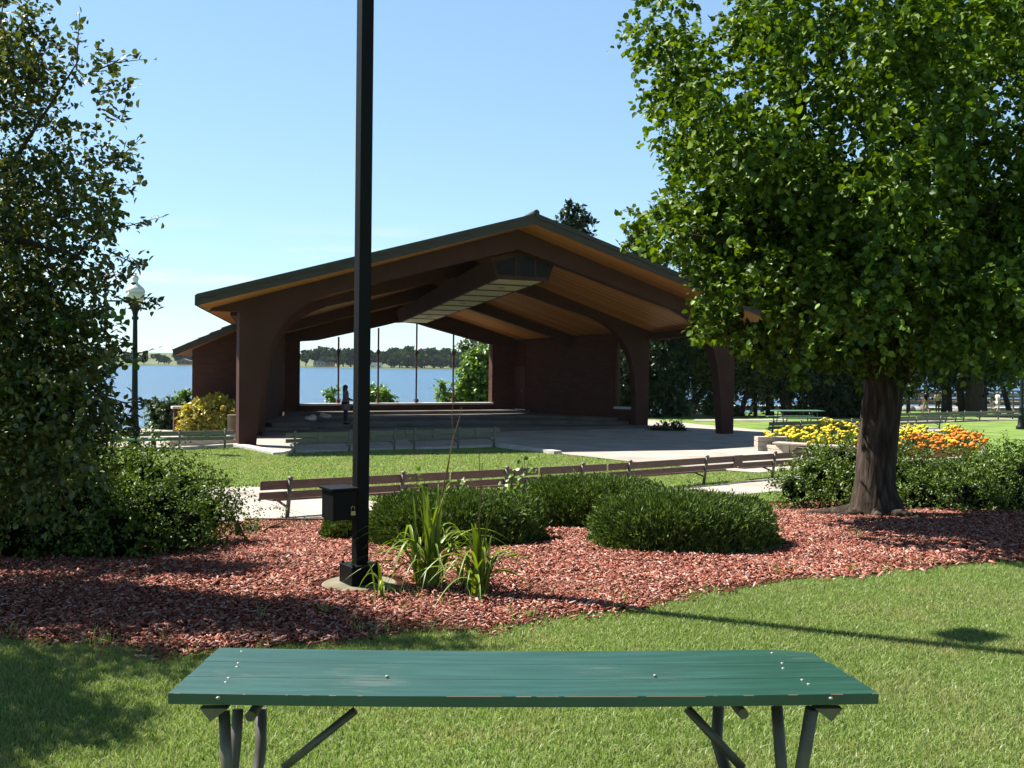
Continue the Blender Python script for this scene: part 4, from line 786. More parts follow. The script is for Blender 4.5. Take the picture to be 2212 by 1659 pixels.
# shoots that reach out of the crown
sh = [[(20, 180), (35, 90), (60, 10)], [(70, 160), (95, 90), (105, 55)], [(165, 150), (168, 90), (172, 30)], [(60, 200), (85, 130), (115, 85)], [(190, 160), (250, 135), (315, 128)], [(200, 200), (240, 195), (290, 172)], [(230, 240), (262, 260), (278, 205)], [(240, 330), (285, 330), (300, 390)], [(235, 345), (260, 340), (305, 298)],
      [(230, 400), (270, 400), (285, 415)], [(210, 500), (270, 490), (350, 468)], [(230, 540), (270, 560), (310, 575)], [(235, 560), (250, 600), (278, 570)], [(230, 620), (280, 600), (310, 560)], [(230, 650), (290, 650), (338, 658)], [(250, 640), (310, 668), (345, 650)], [(170, 690), (230, 720), (270, 745)], [(210, 760), (270, 760), (325, 775)], [(200, 850), (270, 870), (330, 865)], [(180, 900), (240, 915), (300, 880)], [(0, 60), (5, 20), (10, -20)],
      [(220, 350), (262, 352), (290, 360)], [(200, 900), (250, 905), (285, 912)], [(205, 940), (240, 925), (270, 935)]]
P, D_, N_ = [], [], []
for s in sh:
    D = random.uniform(7.9, 8.3); q = [at(x, y, D + .1 * i) - b1 for i, (x, y) in enumerate(s)]
    MB().tube(q, [.008, .005, .002], 5).build('twig', M['twig'], e)
    nn_ = 34
    for j in range(nn_):
        t = j / nn_ * 2 * .999; i = int(t); f = t - i; p_ = q[i].lerp(q[i + 1], f); dd_ = (q[i + 1] - q[i]).normalized()
        dn = 1.5 - .6 * t / 2; P.append(p_ + Vector(rng.normal(size=3)) * .03 * dn); D_.append(dd_ * .7 + Vector(rng.normal(size=3)) * .6 + Vector((0, 0, .1))); N_.append(Vector(rng.normal(size=3)) * .5 + Vector((0, 0, 1)))
leaves('shoots', np.array(P), np.array(D_), np.array(N_), .062 * (.6 + .7 * rng.random(len(P))), T_HEART, M['ltree'], e, .62)
P = []; [P.append(at(x + random.gauss(0, 14), y + random.gauss(0, 12), 7.9 + random.random() * .2) - b1) for x, y in ((250, 680), (140, 870), (180, 860), (200, 740), (260, 690), (270, 800), (20, 830), (60, 790), (120, 700)) for _ in range(9)]
leaves('bright_leaves', np.array(P), rv(len(P)), unit(rv(len(P)) + np.array([0, -.5, 1.5])), .07, T_HEART, M['ltree2'], e, .75)
# ------------------------------------------------------------------ GRASS AND MULCH
def scatter(x0, x1, y0, y1, n):
    return x0 + (x1 - x0) * rng.random(n), y0 + (y1 - y0) * rng.random(n)
def infr(X, Y, marg=2.2):      # keep what lies near the view cone
    return np.abs(X) < (.5 * Y + marg + .12 * Y)
wig = lambda X, Y: (X + .10 * np.sin(Y * 5 + 1) + .06 * np.sin(X * 11 + Y * 7) + .05 * rng.normal(size=X.shape), Y + .12 * np.sin(X * 2.3) + .08 * np.sin(X * 6.1 + 2) + .13 * rng.normal(size=X.shape))
def blades(name, X, Y, h, w, m, lean=.5):
    n = len(X); Zt = terr(X, Y); a = rng.random(n) * 2 * PI; ln = lean * np.abs(rng.normal(size=n)) * h; b = rng.random(n) * 2 * PI
    P = np.stack([X, Y, Zt], -1); wx = np.stack([np.cos(a), np.sin(a), 0 * a], -1) * (w / 2)[:, None]
    tip = P + np.stack([np.cos(b) * ln, np.sin(b) * ln, h], -1); mid = P + np.stack([np.cos(b) * ln * .35, np.sin(b) * ln * .35, h * .6], -1)
    V = np.stack([P - wx, P + wx, mid + wx * .7, mid - wx * .7, tip], 1); Fc = np.array([(0, 1, 2), (0, 2, 3), (3, 2, 4)])[None] + (np.arange(n) * 5)[:, None, None]
    return npmesh(name, V.reshape(-1, 3), Fc.reshape(-1, 3), m)
X, Y = scatter(-8, 11, 3.4, 11.5, 1650000); k = infr(X, Y) & (rng.random(len(X)) < np.clip(1.3 - (Y - 4) * .09, .45, 1)); X, Y = X[k], Y[k]
wx_, wy_ = wig(X, Y); k = ~inpoly(wx_, wy_, mulchp); X, Y = X[k], Y[k]
pt = .5 + .5 * np.sin(X * 1.7 + np.sin(Y * 2.1)) * np.cos(Y * 1.3 + .7 * X)
h = (.016 + .018 * rng.random(len(X)) + .012 * pt) ; blades('grass', X, Y, h, .0045 + .003 * rng.random(len(X)), M['grass'], .75)
tag(bpy.data.objects['grass'], 'mown lawn grass around the foreground table', 'grass', kind='stuff')
# far lawn: short coarse tufts
X, Y = scatter(-14, 16, 18, 34, 330000); k = infr(X, Y) & ~inpoly(X, Y, plaza) & ~inpoly(X, Y, pathp) & ~inpoly(X, Y, mulchp); X, Y = X[k], Y[k]
o = blades('grass', X, Y, .03 + .025 * rng.random(len(X)), .014 + .01 * rng.random(len(X)), M['grass'], .9); tag(o, 'sunlit lawn between the bench rows', 'grass', kind='stuff')
# ragged tufts at the mulch edge and weeds in the mulch
P = []
for (ax_, ay_), (bx_, by_) in zip(mf[:-1], mf[1:]):
    L_ = math.hypot(bx_ - ax_, by_ - ay_)
    for _ in range(int(L_ * 3.2)):
        t = random.random(); cx, cy = ax_ + (bx_ - ax_) * t + random.gauss(0, .1), ay_ + (by_ - ay_) * t + random.gauss(.03, .12)
        for _ in range(random.randint(6, 24)): P.append((cx + random.gauss(0, .045), cy + random.gauss(0, .045)))
for px, py in ((820, 1310), (870, 1290), (905, 1300), (960, 1315), (845, 1290), (560, 1340), (700, 1330), (1300, 1295), (1100, 1335), (1035, 1300), (870, 1330), (1560, 1180), (1885, 1120), (1870, 1125), (1850, 1165), (1840, 1160), (660, 1135), (760, 1345)):
    q = gt(px, py)
    for _ in range(random.randint(8, 18)): P.append((q.x + random.gauss(0, .04), q.y + random.gauss(0, .04)))
P = np.array(P); o = blades('long_grass', P[:, 0], P[:, 1], .06 + .1 * rng.random(len(P)) ** 1.5, .006 + .004 * rng.random(len(P)), M['grass_tuft'], .6); tag(o, 'ragged long grass along the edge of the mulch', 'grass', kind='stuff')
X, Y = scatter(-11, 12, 5.5, 18.5, 580000); k = infr(X, Y) & (rng.random(len(X)) < np.clip(1.25 - (Y - 6) * .075, .35, 1)); X, Y = X[k], Y[k]
wx_, wy_ = wig(X, Y); k = inpoly(wx_, wy_, mulchp) & (np.hypot(X - g0.x, Y - g0.y) > .4); X, Y = X[k], Y[k]; n = len(X)
a = rng.random(n) * 2 * PI; L_ = (.008 + .025 * rng.random(n) ** 2) * (1 + .3 * (Y > 9)); w = L_ * (.13 + .2 * rng.random(n)) + .001; th = .002 + .003 * rng.random(n)
d = unit(np.stack([np.cos(a), np.sin(a), .35 * rng.normal(size=n)], -1)); up = unit(np.array([0, 0, 1.]) + .4 * rng.normal(size=(n, 3))); sd = unit(np.cross(d, up)); up = np.cross(sd, d)
C = np.stack([X, Y, terr(X, Y) + .03 + .016 * rng.random(n) + .012 * np.sin(X * 3) * np.sin(Y * 4)], -1)
cor = np.array([(-1, -1, -1), (1, -.7, -1), (1, .7, -1), (-1, 1, -1), (-1, -1, 1), (1, -.7, 1), (1, .7, 1), (-1, 1, 1)])
V = C[:, None] + cor[None, :, 0:1] * (d * L_[:, None])[:, None] + cor[None, :, 1:2] * (sd * w[:, None])[:, None] + cor[None, :, 2:3] * (up * th[:, None])[:, None]
Fc = np.array([(4, 5, 6, 7), (0, 1, 5, 4), (1, 2, 6, 5), (2, 3, 7, 6), (3, 0, 4, 7)])[None] + (np.arange(n) * 8)[:, None, None]
o = npmesh('mulch_chips', V.reshape(-1, 3), Fc.reshape(-1, 4), M['mulch']); tag(o, 'red dyed wood chips covering the planting bed', 'mulch', kind='stuff')
# ------------------------------------------------------------------ DAYLILIES
def strap(P0, az, L_, h, w, droop, mbv):
    d = Vector((math.cos(az), math.sin(az), 0)); sd = Vector((-d.y, d.x, 0)); n = 12; pts = []
    for i in range(n + 1):
        t = i / n; r = L_ * (t ** 1.25) ; z = h * (2.05 * t - t * t * (1.05 + droop)) if droop < 0 else h * (2.9 * t - t * t * (2.2 + droop)); pts.append(P0 + d * r + Vector((0, 0, z)))
    b = len(mbv.v)
    for i, p in enumerate(pts):
        t = i / n; ww = w * min(1, .55 + t * 2) * (1 - t ** 3) ; mbv.v += [tuple(p - sd * ww + Vector((0, 0, ww * .5))), tuple(p), tuple(p + sd * ww + Vector((0, 0, ww * .5)))]
    for i in range(n): mbv.f += [(b + 3 * i, b + 3 * i + 1, b + 3 * i + 4, b + 3 * i + 3), (b + 3 * i + 1, b + 3 * i + 2, b + 3 * i + 5, b + 3 * i + 4)]
def lily(px, py, label, n, sc_, stalks=()):
    q = gt(px, py); q.z = tz(q.x, q.y) + .02; e = empty('daylily', q, 0, label, 'plant', 'daylily clumps by the light pole')
    k = MB()
    for i in range(n):
        az = random.uniform(0, 2 * PI); tall = random.random() < .3
        strap(Vector((random.gauss(0, .045) * sc_, random.gauss(0, .045) * sc_, 0)), az, (random.uniform(.05, .2) if tall else random.uniform(.32, .72)) * sc_, random.uniform(.45, .72) * sc_ if tall else random.uniform(.25, .55) * sc_, random.uniform(.011, .018), random.uniform(.0, .7) if not tall else -.1, k)
    k.build('leaves', M['lily'], e, fix=False, smooth=True)
    for pts in stalks:
        Q = [at(x, y, q.y + dy) - q for x, y, dy in pts]; Q[0] = Vector((0, 0, .02))
        MB().tube(Q, [.0055 * (1 - .5 * i / len(Q)) for i in range(len(Q))], 6).build('flower_stalk', M['stalk'], e, fix=False)
    return e
lily(925, 1275, 'largest daylily clump with arching leaves right of the light pole', 76, 1.12, [[(925, 1275, 0), (940, 1150, 0), (962, 1060, 0), (975, 960, .02)], [(975, 960, .02), (982, 920, .02), (975, 878, .02)], [(975, 960, .02), (990, 915, .02), (997, 882, .02)]][:1] + [[(925, 1275, 0), (950, 1090, 0), (980, 940, .02), (976, 905, .02), (978, 875, .02)], [(925, 1275, 0), (952, 1085, 0), (981, 940, .02), (992, 905, .02), (997, 880, .02)]])
lily(1030, 1292, 'smaller daylily clump with drooping leaves on the right', 46, .9, [[(1030, 1292, 0), (1032, 1160, 0), (1038, 1050, 0), (1034, 965, 0)], [(1030, 1292, 0), (1034, 1150, 0), (1040, 1050, 0), (1042, 1000, 0)]])
lily(1000, 1275, 'thin daylily tuft between the two larger clumps', 10, .55)
lily(822, 1300, 'small daylily tuft in front of the light pole base', 7, .5)
# vines that climb over the yew
for px, py, lab in ((1107, 1040, 'pale leafy weed sprouting above the yew and bench'), (905, 1045, 'pale weed leaves above the left yew bush'), (992, 1050, 'small yellowish weed behind the tall stalks'), (1135, 1010, 'upright weed shoot against the bench rail')):
    q = at(px, py, 12.9); e = empty('weed', (q.x, q.y, tz(q.x, q.y)), 0, lab, 'weed', 'weeds growing through the yew bushes'); zt = q.z - e.location.z
    k = MB()
    for s in range(3): k.tube([(random.gauss(0, .02), 0, 0), (random.gauss(0, .03), 0, zt * .6), (random.gauss(0, .07), 0, zt + random.uniform(.02, .15))], .004, 5)
    k.build('stems', M['twig'], e); n = 34 if px == 1107 else 16
    P = np.array([(0, 0, zt)]) + rng.normal(size=(n, 3)) * np.array([.07, .05, .085]); leaves('leaves', P, rv(n) + np.array([0, -.2, 0]), unit(rv(n) + np.array([0, -.6, 1])), .065, T_HEART, M['bright'], e, .9)
# ------------------------------------------------------------------ FLOWER BED
fb = gp([(1640, 958), (1745, 972), (1870, 982), (2000, 992), (2110, 985), (2130, 965), (2060, 940), (1900, 925), (1790, 922)], -.75)
bed = empty('raised_flower_bed', (*fb[1], tz(*fb[1])), 0, 'raised bed edged with pale weathered timbers', 'planter')
o0 = bed.location; k = MB(); lp_ = [(x - o0.x, y - o0.y) for x, y in fb]
MB().prism([(x, y) for x, y in lp_], -.05, .2).build('soil', M['mulch_ground'], bed)
for i in range(len(lp_)):
    a, b = lp_[i], lp_[(i + 1) % len(lp_)]
    for zz in (.06, .19): 
        MB().beam((*a, zz), (*b, zz), .14, .12).build('timber', M['timber'], bed, bevel=.01)
# slanted corner block at the left end of the bed
q = gz(1655, 975, -1.0); e = empty('timber_end_block', (q.x, q.y, tz(q.x, q.y)), .15, 'pale timber end block at the left tip of the flower bed', 'timber block')
for i in range(3): MB().box((.1 + .06 * i, 0, .09 + i * .17), (.95 + .12 * i, .35, .16)).build('timber', M['timber'], e, bevel=.012)
# long timber bench
a = gz(1690, 985, -1.0); b = gz(1890, 998, -1.0); d = (b - a); e = empty('timber_bench', ((a.x + b.x) / 2, (a.y + b.y) / 2, -1.0), math.atan2(d.y, d.x), 'long pale timber bench in front of the flower bed', 'bench')
L_ = d.length; MB().box((0, 0, .42), (L_ + .5, .5, .07)).build('seat', M['timber'], e, bevel=.02)
for x in (-L_ / 2 + .15, 0, L_ / 2 - .2):
    MB().box((x, 0, .19), (.22, .22, .38)).build('leg', M['timber'], e, bevel=.01)
    for s in (-1, 1): MB().extr([(x + s * .11, .38), (x + s * .42, .38), (x + s * .11, .12)], -.06, .06).build('brace', M['timber'], e)
MB().box((0, .3, .25), (L_ - .3, .05, .1)).build('rail', M['timber'], e)
# marigolds
def marigold(m, label, group):
    e = empty('marigold', (0, 0, 0), 0, label, 'flower', group)
    n = 46; P = rng.normal(size=(n, 3)) * np.array([.12, .12, .08]) + np.array([0, 0, .2]); leaves('foliage', P, rv(n), unit(rv(n) + np.array([0, 0, 1])), .11, T_DIA, M['marileaf'], e, .5)
    for i in range(5):
        a = i * 1.257 + random.random(); r = random.uniform(.03, .17); k = MB(); h = random.uniform(.28, .4); k.tube([(0, 0, .05), (r * math.cos(a), r * math.sin(a), h - .03)], .006, 4)
        k.ball((r * math.cos(a), r * math.sin(a), h), (.066, .066, .045), 9, 5); k.build('blossom', m, e)
    return e
yp = marigold(M['yellow'], 'yellow marigold plant in the flower bed', 'yellow marigolds'); op = marigold(M['orange'], 'orange marigold plant in the flower bed', 'orange marigolds'); used = {0: False, 1: False}
pts = []
XX = [p[0] for p in fb]; YY = [p[1] for p in fb]; tries = 0
while len(pts) < 150 and tries < 6000:
    tries += 1; x = random.uniform(min(XX), max(XX)); y = random.uniform(min(YY), max(YY))
    if inpoly([x], [y], fb)[0] and all((x - p[0]) ** 2 + (y - p[1]) ** 2 > .25 ** 2 for p in pts): pts.append((x, y))
for x, y in pts:
    ppx = 1106 + x / y * 2218; w_ = 1 if ppx > 1925 + (y - 34) * 28 + random.gauss(0, 26) else 0
    if random.random() < .1: w_ = 0
    src = (yp, op)[w_]
    o = src if not used[w_] else copy_tree(src)
    used[w_] = True; o.location = (x, y, tz(*fb[1]) + .2); o.rotation_euler = (0, 0, random.uniform(0, 6)); s = random.uniform(.85, 1.3); o.scale = (s, s, s)
# ------------------------------------------------------------------ SMALL THINGS
# planter kerb under the golden shrub
q = gz(545, 965, -1.0)
e = empty('shrub_planter', B(-11.2, 1.6, -1), AN, 'low pale timber edging round the golden shrub', 'planter')
MB().box((0, -.9, .1), (2.6, .14, .2)).build('timber', M['timber'], e); MB().box((-1.3, .2, .1), (.14, 2.2, .2)).build('timber', M['timber'], e)
q = gz(504, 960, -1.0); e = empty('litter_bin', (q.x, q.y, -1.0), 0, 'slim grey litter bin with a pink plastic bag, beside the left column', 'litter bin')
MB().lathe([(.19, .35), (.2, 1.0), (.21, 1.02)], n=16).build('body', M['timberd'], e, smooth=True)
MB().lathe([(.14, .0), (.23, .08), (.24, .3), (.2, .42)], n=12).build('bag', M['pinkbag'], e, smooth=True)
for px, py, lab, s in ((670, 909, 'crumpled white bag on the left stage step', 1), (740 - 37, 904, 'upright white bag on the stage step near the person', -1)):
    q = gz(px, py, -.55); e = empty('white_bag', (q.x, q.y, -.55), 0, lab, 'bag', 'white bags on the stage')
    k = MB(); k.ball((0, 0, .09), (.26, .16, .11), 14, 8).ball((.12 * s, 0, .17), (.13, .1, .09), 10, 6)
    for i, v in enumerate(k.v): k.v[i] = (v[0] + .02 * math.sin(v[1] * 40), v[1] + .02 * math.sin(v[0] * 37), max(0, v[2] + .02 * math.sin(v[0] * 50 + v[1] * 30)))
    k.build('bag_body', M['pinkbag'], e, smooth=True, fix=False)
# ------------------------------------------------------------------ PEOPLE
def skinned(name, edges, rad, m, parent, sub=2):
    """edges: list of chains of named joints; rad: joint radii"""
    names = {}; V = []; E = []; R_ = []
    for ch in edges:
        pr = None
        for nme, co_ in ch:
            if nme not in names: names[nme] = len(V); V.append(co_); R_.append(rad[nme])
            i = names[nme]
            if pr is not None: E.append((pr, i))
            pr = i
    me = bpy.data.meshes.new(name); me.from_pydata(V, E, []); o = bpy.data.objects.new(name, me); sc.collection.objects.link(o)
    md = o.modifiers.new('s', 'SKIN'); sv = me.skin_vertices[0].data
    for i, r in enumerate(R_): sv[i].radius = (r, r) if not hasattr(r, '__len__') else r; sv[i].use_root = (i == 0)
    o.modifiers.new('d', 'SUBSURF').levels = sub
    dg = bpy.context.evaluated_depsgraph_get(); dg.update(); m2 = bpy.data.meshes.new_from_object(o.evaluated_get(dg)); bpy.data.objects.remove(o)
    m2.polygons.foreach_set('use_smooth', [True] * len(m2.polygons)); m2.materials.clear()
    return link(name, m2, m, parent)
def person(loc, rz, label, h, skin, top, bottom, hair, arms, legs, skirt=False, longhair=False, hat=None, shorts=True):
    """built facing -Y; arms, legs = joint offsets for the pose"""
    e = empty('person', loc, rz, label, 'person'); s = h / 1.7
    J = dict(pelvis=(0, 0, .93), waist=(0, 0, 1.08), chest=(0, -.01, 1.28), neck=(0, .0, 1.45), throat=(0, -.01, 1.50), head=(0, -.02, 1.60), crown=(0, -.015, 1.665), nose=(0, -.105, 1.585))
    (el, wl_, fl), (er, wr, frr) = arms; (kl, al, tl_), (kr, ar, tr) = legs
    J.update(shl=(.17, 0, 1.40), shr=(-.17, 0, 1.40), el=el, wl=wl_, fl=fl, er=er, wr=wr, fr=frr, hl=(.09, 0, .88), hr=(-.09, 0, .88), kl=kl, al=al, tl=tl_, kr=kr, ar=ar, tr=tr)
    J = {k: tuple(c * s for c in v) for k, v in J.items()}
    Rd = dict(pelvis=.125, waist=.11, chest=.13, neck=.06, throat=.05, head=.088, crown=.06, nose=.012, shl=.062, shr=.062, el=.04, er=.04, wl=.027, wr=.027, fl=.03, fr=.03, hl=.095, hr=.095, kl=.062, kr=.062, al=.04, ar=.04, tl=.04, tr=.04)
    Rd = {k: v * s for k, v in Rd.items()}
    c = lambda *n: [(q, J[q]) for q in n]
    body = skinned('body', [c('pelvis', 'waist', 'chest', 'neck', 'throat', 'head', 'crown'), c('head', 'nose'), c('neck', 'shl', 'el', 'wl', 'fl'), c('neck', 'shr', 'er', 'wr', 'fr'), c('pelvis', 'hl', 'kl', 'al', 'tl'), c('pelvis', 'hr', 'kr', 'ar', 'tr')], Rd, skin, e)
    R2 = {k: v * 1.17 for k, v in Rd.items()}; mid = lambda a, b, t: tuple(J[a][i] + (J[b][i] - J[a][i]) * t for i in range(3))
    J['sl'] = mid('shl', 'el', .7); J['sr'] = mid('shr', 'er', .7); R2['sl'] = R2['sr'] = .058 * s; J['hem'] = tuple(mid('pelvis', 'waist', -.1)); R2['hem'] = .15 * s; R2['neck'] = .07 * s
    skinned('shirt', [c('hem', 'waist', 'chest', 'neck'), c('neck', 'shl', 'sl'), c('neck', 'shr', 'sr')], R2, top, e)
    if skirt:
        MB().lathe([(.13 * s, 1.1 * s), (.16 * s, .95 * s), (.2 * s, .75 * s), (.215 * s, .6 * s), (.2 * s, .6 * s)], n=18).build('skirt', top, e, smooth=True)
        skinned('leggings', [c('pelvis', 'hl', 'kl', 'al'), c('pelvis', 'hr', 'kr', 'ar')], {k: v * 1.08 for k, v in Rd.items()}, bottom, e)
    else:
        J['zl'] = mid('kl', 'al', .95 if not shorts else .02); J['zr'] = mid('kr', 'ar', .95 if not shorts else .02); R2['zl'] = R2['zr'] = (.075 if shorts else .055) * s
        skinned('shorts' if shorts else 'trousers', [c('pelvis', 'hl', 'kl', 'zl'), c('pelvis', 'hr', 'kr', 'zr')], R2, bottom, e)
    k = MB(); k.ball((0, .012 * s, 1.635 * s), (.098 * s, .108 * s, .085 * s), 14, 8)
    if longhair: k.ball((0, .075 * s, 1.5 * s), (.085 * s, .06 * s, .2 * s), 12, 8)
    k.build('hair' if hat is None else 'cap', hair if hat is None else hat, e, smooth=True, fix=False)
    MB().box((J['tl'][0], J['tl'][1] - .02, J['tl'][2] * .5), (.09 * s, .24 * s, .07 * s)).build('shoe', M['black'], e, bevel=.02); MB().box((J['tr'][0], J['tr'][1] - .02, J['tr'][2] * .5), (.09 * s, .24 * s, .07 * s)).build('shoe', M['black'], e, bevel=.02)
    for sx_, w_ in ((1, 'fl'), (-1, 'fr')):      # fingers and thumb
        f = Vector(J[w_]); d = (f - Vector(J['w' + w_[1]])).normalized(); sd = d.cross(Vector((1, 0, 0))).normalized(); k = MB()
        for i, L_ in enumerate((.065, .075, .07, .055)):
            a = f + sd * (i - 1.5) * .018 * s; k.tube([a, a + d * L_ * .6 * s, a + d * L_ * s + Vector((-sx_ * .015, 0, 0)) * s], [.008 * s, .007 * s, .005 * s], 5)
        a = f - d * .02 * s; k.tube([a, a + sd * -.035 * s + d * .015 * s, a - sd * .04 * s + d * .05 * s], [.01 * s, .008 * s, .006 * s], 5); k.build('fingers', skin, body, fix=False)
    return e
hairm = mat('dark hair', (.012, .009, .008), rough=.6); greyh = mat('grey hair', (.25, .2, .17), rough=.8)
stand = (((.1, -.01, .5), (.1, .02, .09), (.1, -.03, .05)), ((-.1, -.02, .5), (-.1, .01, .09), (-.1, -.04, .05)))
walk = (((.1, -.14, .5), (.1, -.2, .1), (.1, -.27, .05)), ((-.1, .02, .5), (-.1, .25, .13), (-.1, .22, .06)))
armsd = (((.23, .02, 1.12), (.22, -.12, .9), (.21, -.16, .84)), ((-.23, .02, 1.12), (-.22, -.1, .9), (-.21, -.14, .84)))
armsf = (((.22, -.02, 1.13), (.17, -.26, 1.05), (.14, -.33, 1.05)), ((-.22, -.02, 1.13), (-.17, -.26, 1.05), (-.14, -.33, 1.05)))
q = gz(746, 916, -.70)
person((q.x, q.y, -.70), math.radians(80), 'person with long dark hair, pale dress and dark leggings standing on the stage', 1.62, M['skind'], mat('pale dress', (.16, .11, .11), (.2, .14, .14), scale=8), mat('dark leggings', (.02, .018, .02), rough=.9), hairm, armsf, stand, skirt=True, longhair=True)
def gp1(px, py, D=86): r = ray(px, 888); x = r.x / r.y * D; return (x, D, tz(x, D))
person(gp1(2000, 888, 80), PI + .2, 'person in a black shirt and tan shorts with back turned, by the boardwalk', 1.75, M['skin'], mat('black shirt', (.012, .012, .014), rough=.9), mat('tan shorts', (.4, .3, .2)), hairm, armsd, walk)
person(gp1(2025, 888, 80), PI, 'person in a yellow shirt, dark trousers and red cap by the boardwalk', 1.72, M['skin'], mat('yellow shirt', (.6, .52, .25)), mat('dark trousers', (.025, .025, .03)), hairm, armsf, stand, hat=mat('red cap', (.4, .03, .05)), shorts=False)
person(gp1(2155, 888, 80), PI / 2 + .3, 'person in a white shirt and pale shorts walking beside the wooden bench', 1.75, M['skin'], mat('white shirt', (.82, .84, .86)), mat('pale shorts', (.6, .58, .55)), greyh, armsd, walk)
# wooden seat near the walker
q = gp1(2132, 888, 79); e = empty('garden_seat', q, -.3, 'wooden garden seat with a pale blue cover beside the white-shirted walker', 'seat')
for s in (-1, 1): MB().tube([(s * .5, -.25, 0), (s * .5, -.25, .42), (s * .5, .25, .4), (s * .5, .38, .95)], .045, 6).build('side_frame', M['timber'], e); MB().tube([(s * .5, .3, 0), (s * .5, .2, .4)], .04, 6).build('leg', M['timber'], e)
MB().box((0, 0, .43), (1.1, .52, .05)).build('seat', M['timber'], e); MB().box((0, .33, .72), (1.1, .05, .4)).build('backrest', M['timber'], e); MB().box((-.1, -.02, .5), (.8, .4, .1)).build('cover', mat('blue cover', (.45, .6, .7)), e, bevel=.03)
# ------------------------------------------------------------------ DOCKS
def dock(a, b, w, z, label, name='dock', rails=False, posts=6, hh=.5):
    a = Vector((*a, 0)); b = Vector((*b, 0)); d = b - a; e = empty(name, (a.x, a.y, z), math.atan2(d.y, d.x), label, 'dock' if not rails else 'boardwalk'); L_ = d.length
    MB().box((L_ / 2, 0, -.05), (L_, w, .1)).build('deck', M['timber'], e); MB().box((L_ / 2, -w / 2 - .03, -.22), (L_, .06, .38)).build('fascia_board', M['timberd'], e)
    for i in range(posts):
        x = L_ * (i + .5) / posts
        MB().tube([(x, -w / 2 - .12, -1.2), (x, -w / 2 - .12, 1.0 if rails or i % 2 == 0 else .15)], .09, 8).build('pile', M['timberd'], e)
    if rails:
        for zz in (1.05, .75, .45): MB().box((L_ / 2, -w / 2 - .12, zz), (L_, .06, .14)).build('rail', M['timberd'], e)
        for zz in (1.05, .6): MB().box((L_ / 2, w / 2, zz), (L_, .06, .12)).build('rail', M['timberd'], e)
    return e
dock((11, 95), (38, 99), 2.2, -1.75, 'long low dock seen between the trees beyond the bandshell column')
dock((13.5, 91.5), (19, 92), 1.6, -2.05, 'short lower dock section nearest the leaning tree')
dock((33, 92), (60, 98), 2.4, -1.55, 'brown boardwalk with rails behind the walkers', 'boardwalk', rails=True, posts=12)
dock((36, 104), (52, 106), 2.0, -1.3, 'farther railed platform in the lake on the right', 'boardwalk', rails=True, posts=8)
e = empty('shore_rocks', (0, 0, 0), 0)
bpy.data.objects.remove(e)
for px, lab in ((2070, 'large pale boulder at the shore by the thick trunks'), (1990, 'grey boulder at the waterline behind the walkers'), (1960, 'dark boulder at the waterline left of the walkers')):
    q = gp1(px, 888, 84 if px == 2070 else 88); k = MB().ball((0, 0, .1), (.75, .5, .38), 12, 8)
    k.v = [(x * (1 + .15 * math.sin(7 * y + x * 3)), y, z * (1 + .2 * math.sin(5 * x))) for x, y, z in k.v]; o = k.build('boulder', M['rock'], None, smooth=True, fix=False); o.location = q; tag(o, lab, 'boulder')
# ------------------------------------------------------------------ BACKGROUND TREES
def bgtree(label, bx_, D, trunk, crown, m, n, size, r0=.22, name='shore_tree', group='trees along the shore behind the bandshell', by=905, shell=.5, nl=12, ln=.8):
    """trunk: photo points; crown: lobes (x, y, r px, depth offset)"""
    rr = ray(bx_, by); b = Vector((rr.x / rr.y * D, D, 0)); b.z = tz(b.x, b.y)
    pts = [b + Vector((0, 0, -.3))] + [at(x, y, D) for x, y in trunk]; rs = [r0 * (1 - .6 * i / len(pts)) for i in range(len(pts))]
    lb = []
    for x, y, r, dd in crown: lb.append((at(x, y, D + dd), r / F * D))
    return tree(name, label, b, lb, n, nl, size, m, T_DIA, [(pts, rs)], mb=M['barkd'], group=group, asp=.55, ln=ln, shell=shell, up=0, droop=.6)
bgtree('tall cedar whose pointed top rises behind the right roof slope near the ridge', 1240, 70, [(1240, 700), (1240, 450)], [(1240, 443, 7, 0), (1238, 455, 12, 0), (1241, 474, 19, 0), (1238, 500, 25, 0), (1240, 540, 32, 0), (1240, 600, 45, 0), (1240, 680, 60, 0), (1224, 470, 8, 0), (1258, 480, 10, 0)], M['cedar'], 900, .34)
bgtree('tall cedar behind the right roof slope beside the shade tree crown', 1385, 66, [(1385, 700), (1385, 520)], [(1380, 515, 16, 0), (1360, 532, 16, 0), (1402, 545, 20, 0), (1385, 570, 42, 0), (1385, 640, 60, 0), (1400, 740, 60, 0), (1350, 820, 60, 0), (1420, 568, 14, 0)], M['cedar'], 1000, .32)
bgtree('grey green tree top showing left of the shade tree above the roof', 1500, 72, [(1500, 700), (1495, 600)], [(1490, 570, 20, 0), (1510, 600, 30, 0), (1480, 640, 40, 0)], M['cedar2'], 300, .3)
bgtree('dark tree seen through the side window of the bandshell', 1350, 60, [(1365, 800)], [(1350, 760, 70, 0), (1390, 800, 60, 0), (1350, 850, 50, 0), (1400, 870, 30, 0)], M['cedar'], 800, .3)
bgtree('dense dark cedar between the two right columns', 1437, 62, [(1437, 850), (1437, 780)], [(1435, 740, 45, 0), (1430, 790, 48, 0), (1450, 830, 30, 0), (1420, 690, 50, 0)], M['cedar'], 800, .26)
bgtree('leaning cedar with its sloping trunk over the water', 1472, 63, [(1500, 868), (1535, 820), (1545, 760)], [(1530, 760, 55, 0), (1570, 790, 45, 0), (1500, 730, 45, 0), (1555, 700, 50, 1), (1530, 820, 30, 0), (1500, 800, 28, 0)], M['cedarlit'], 900, .26, r0=.3)
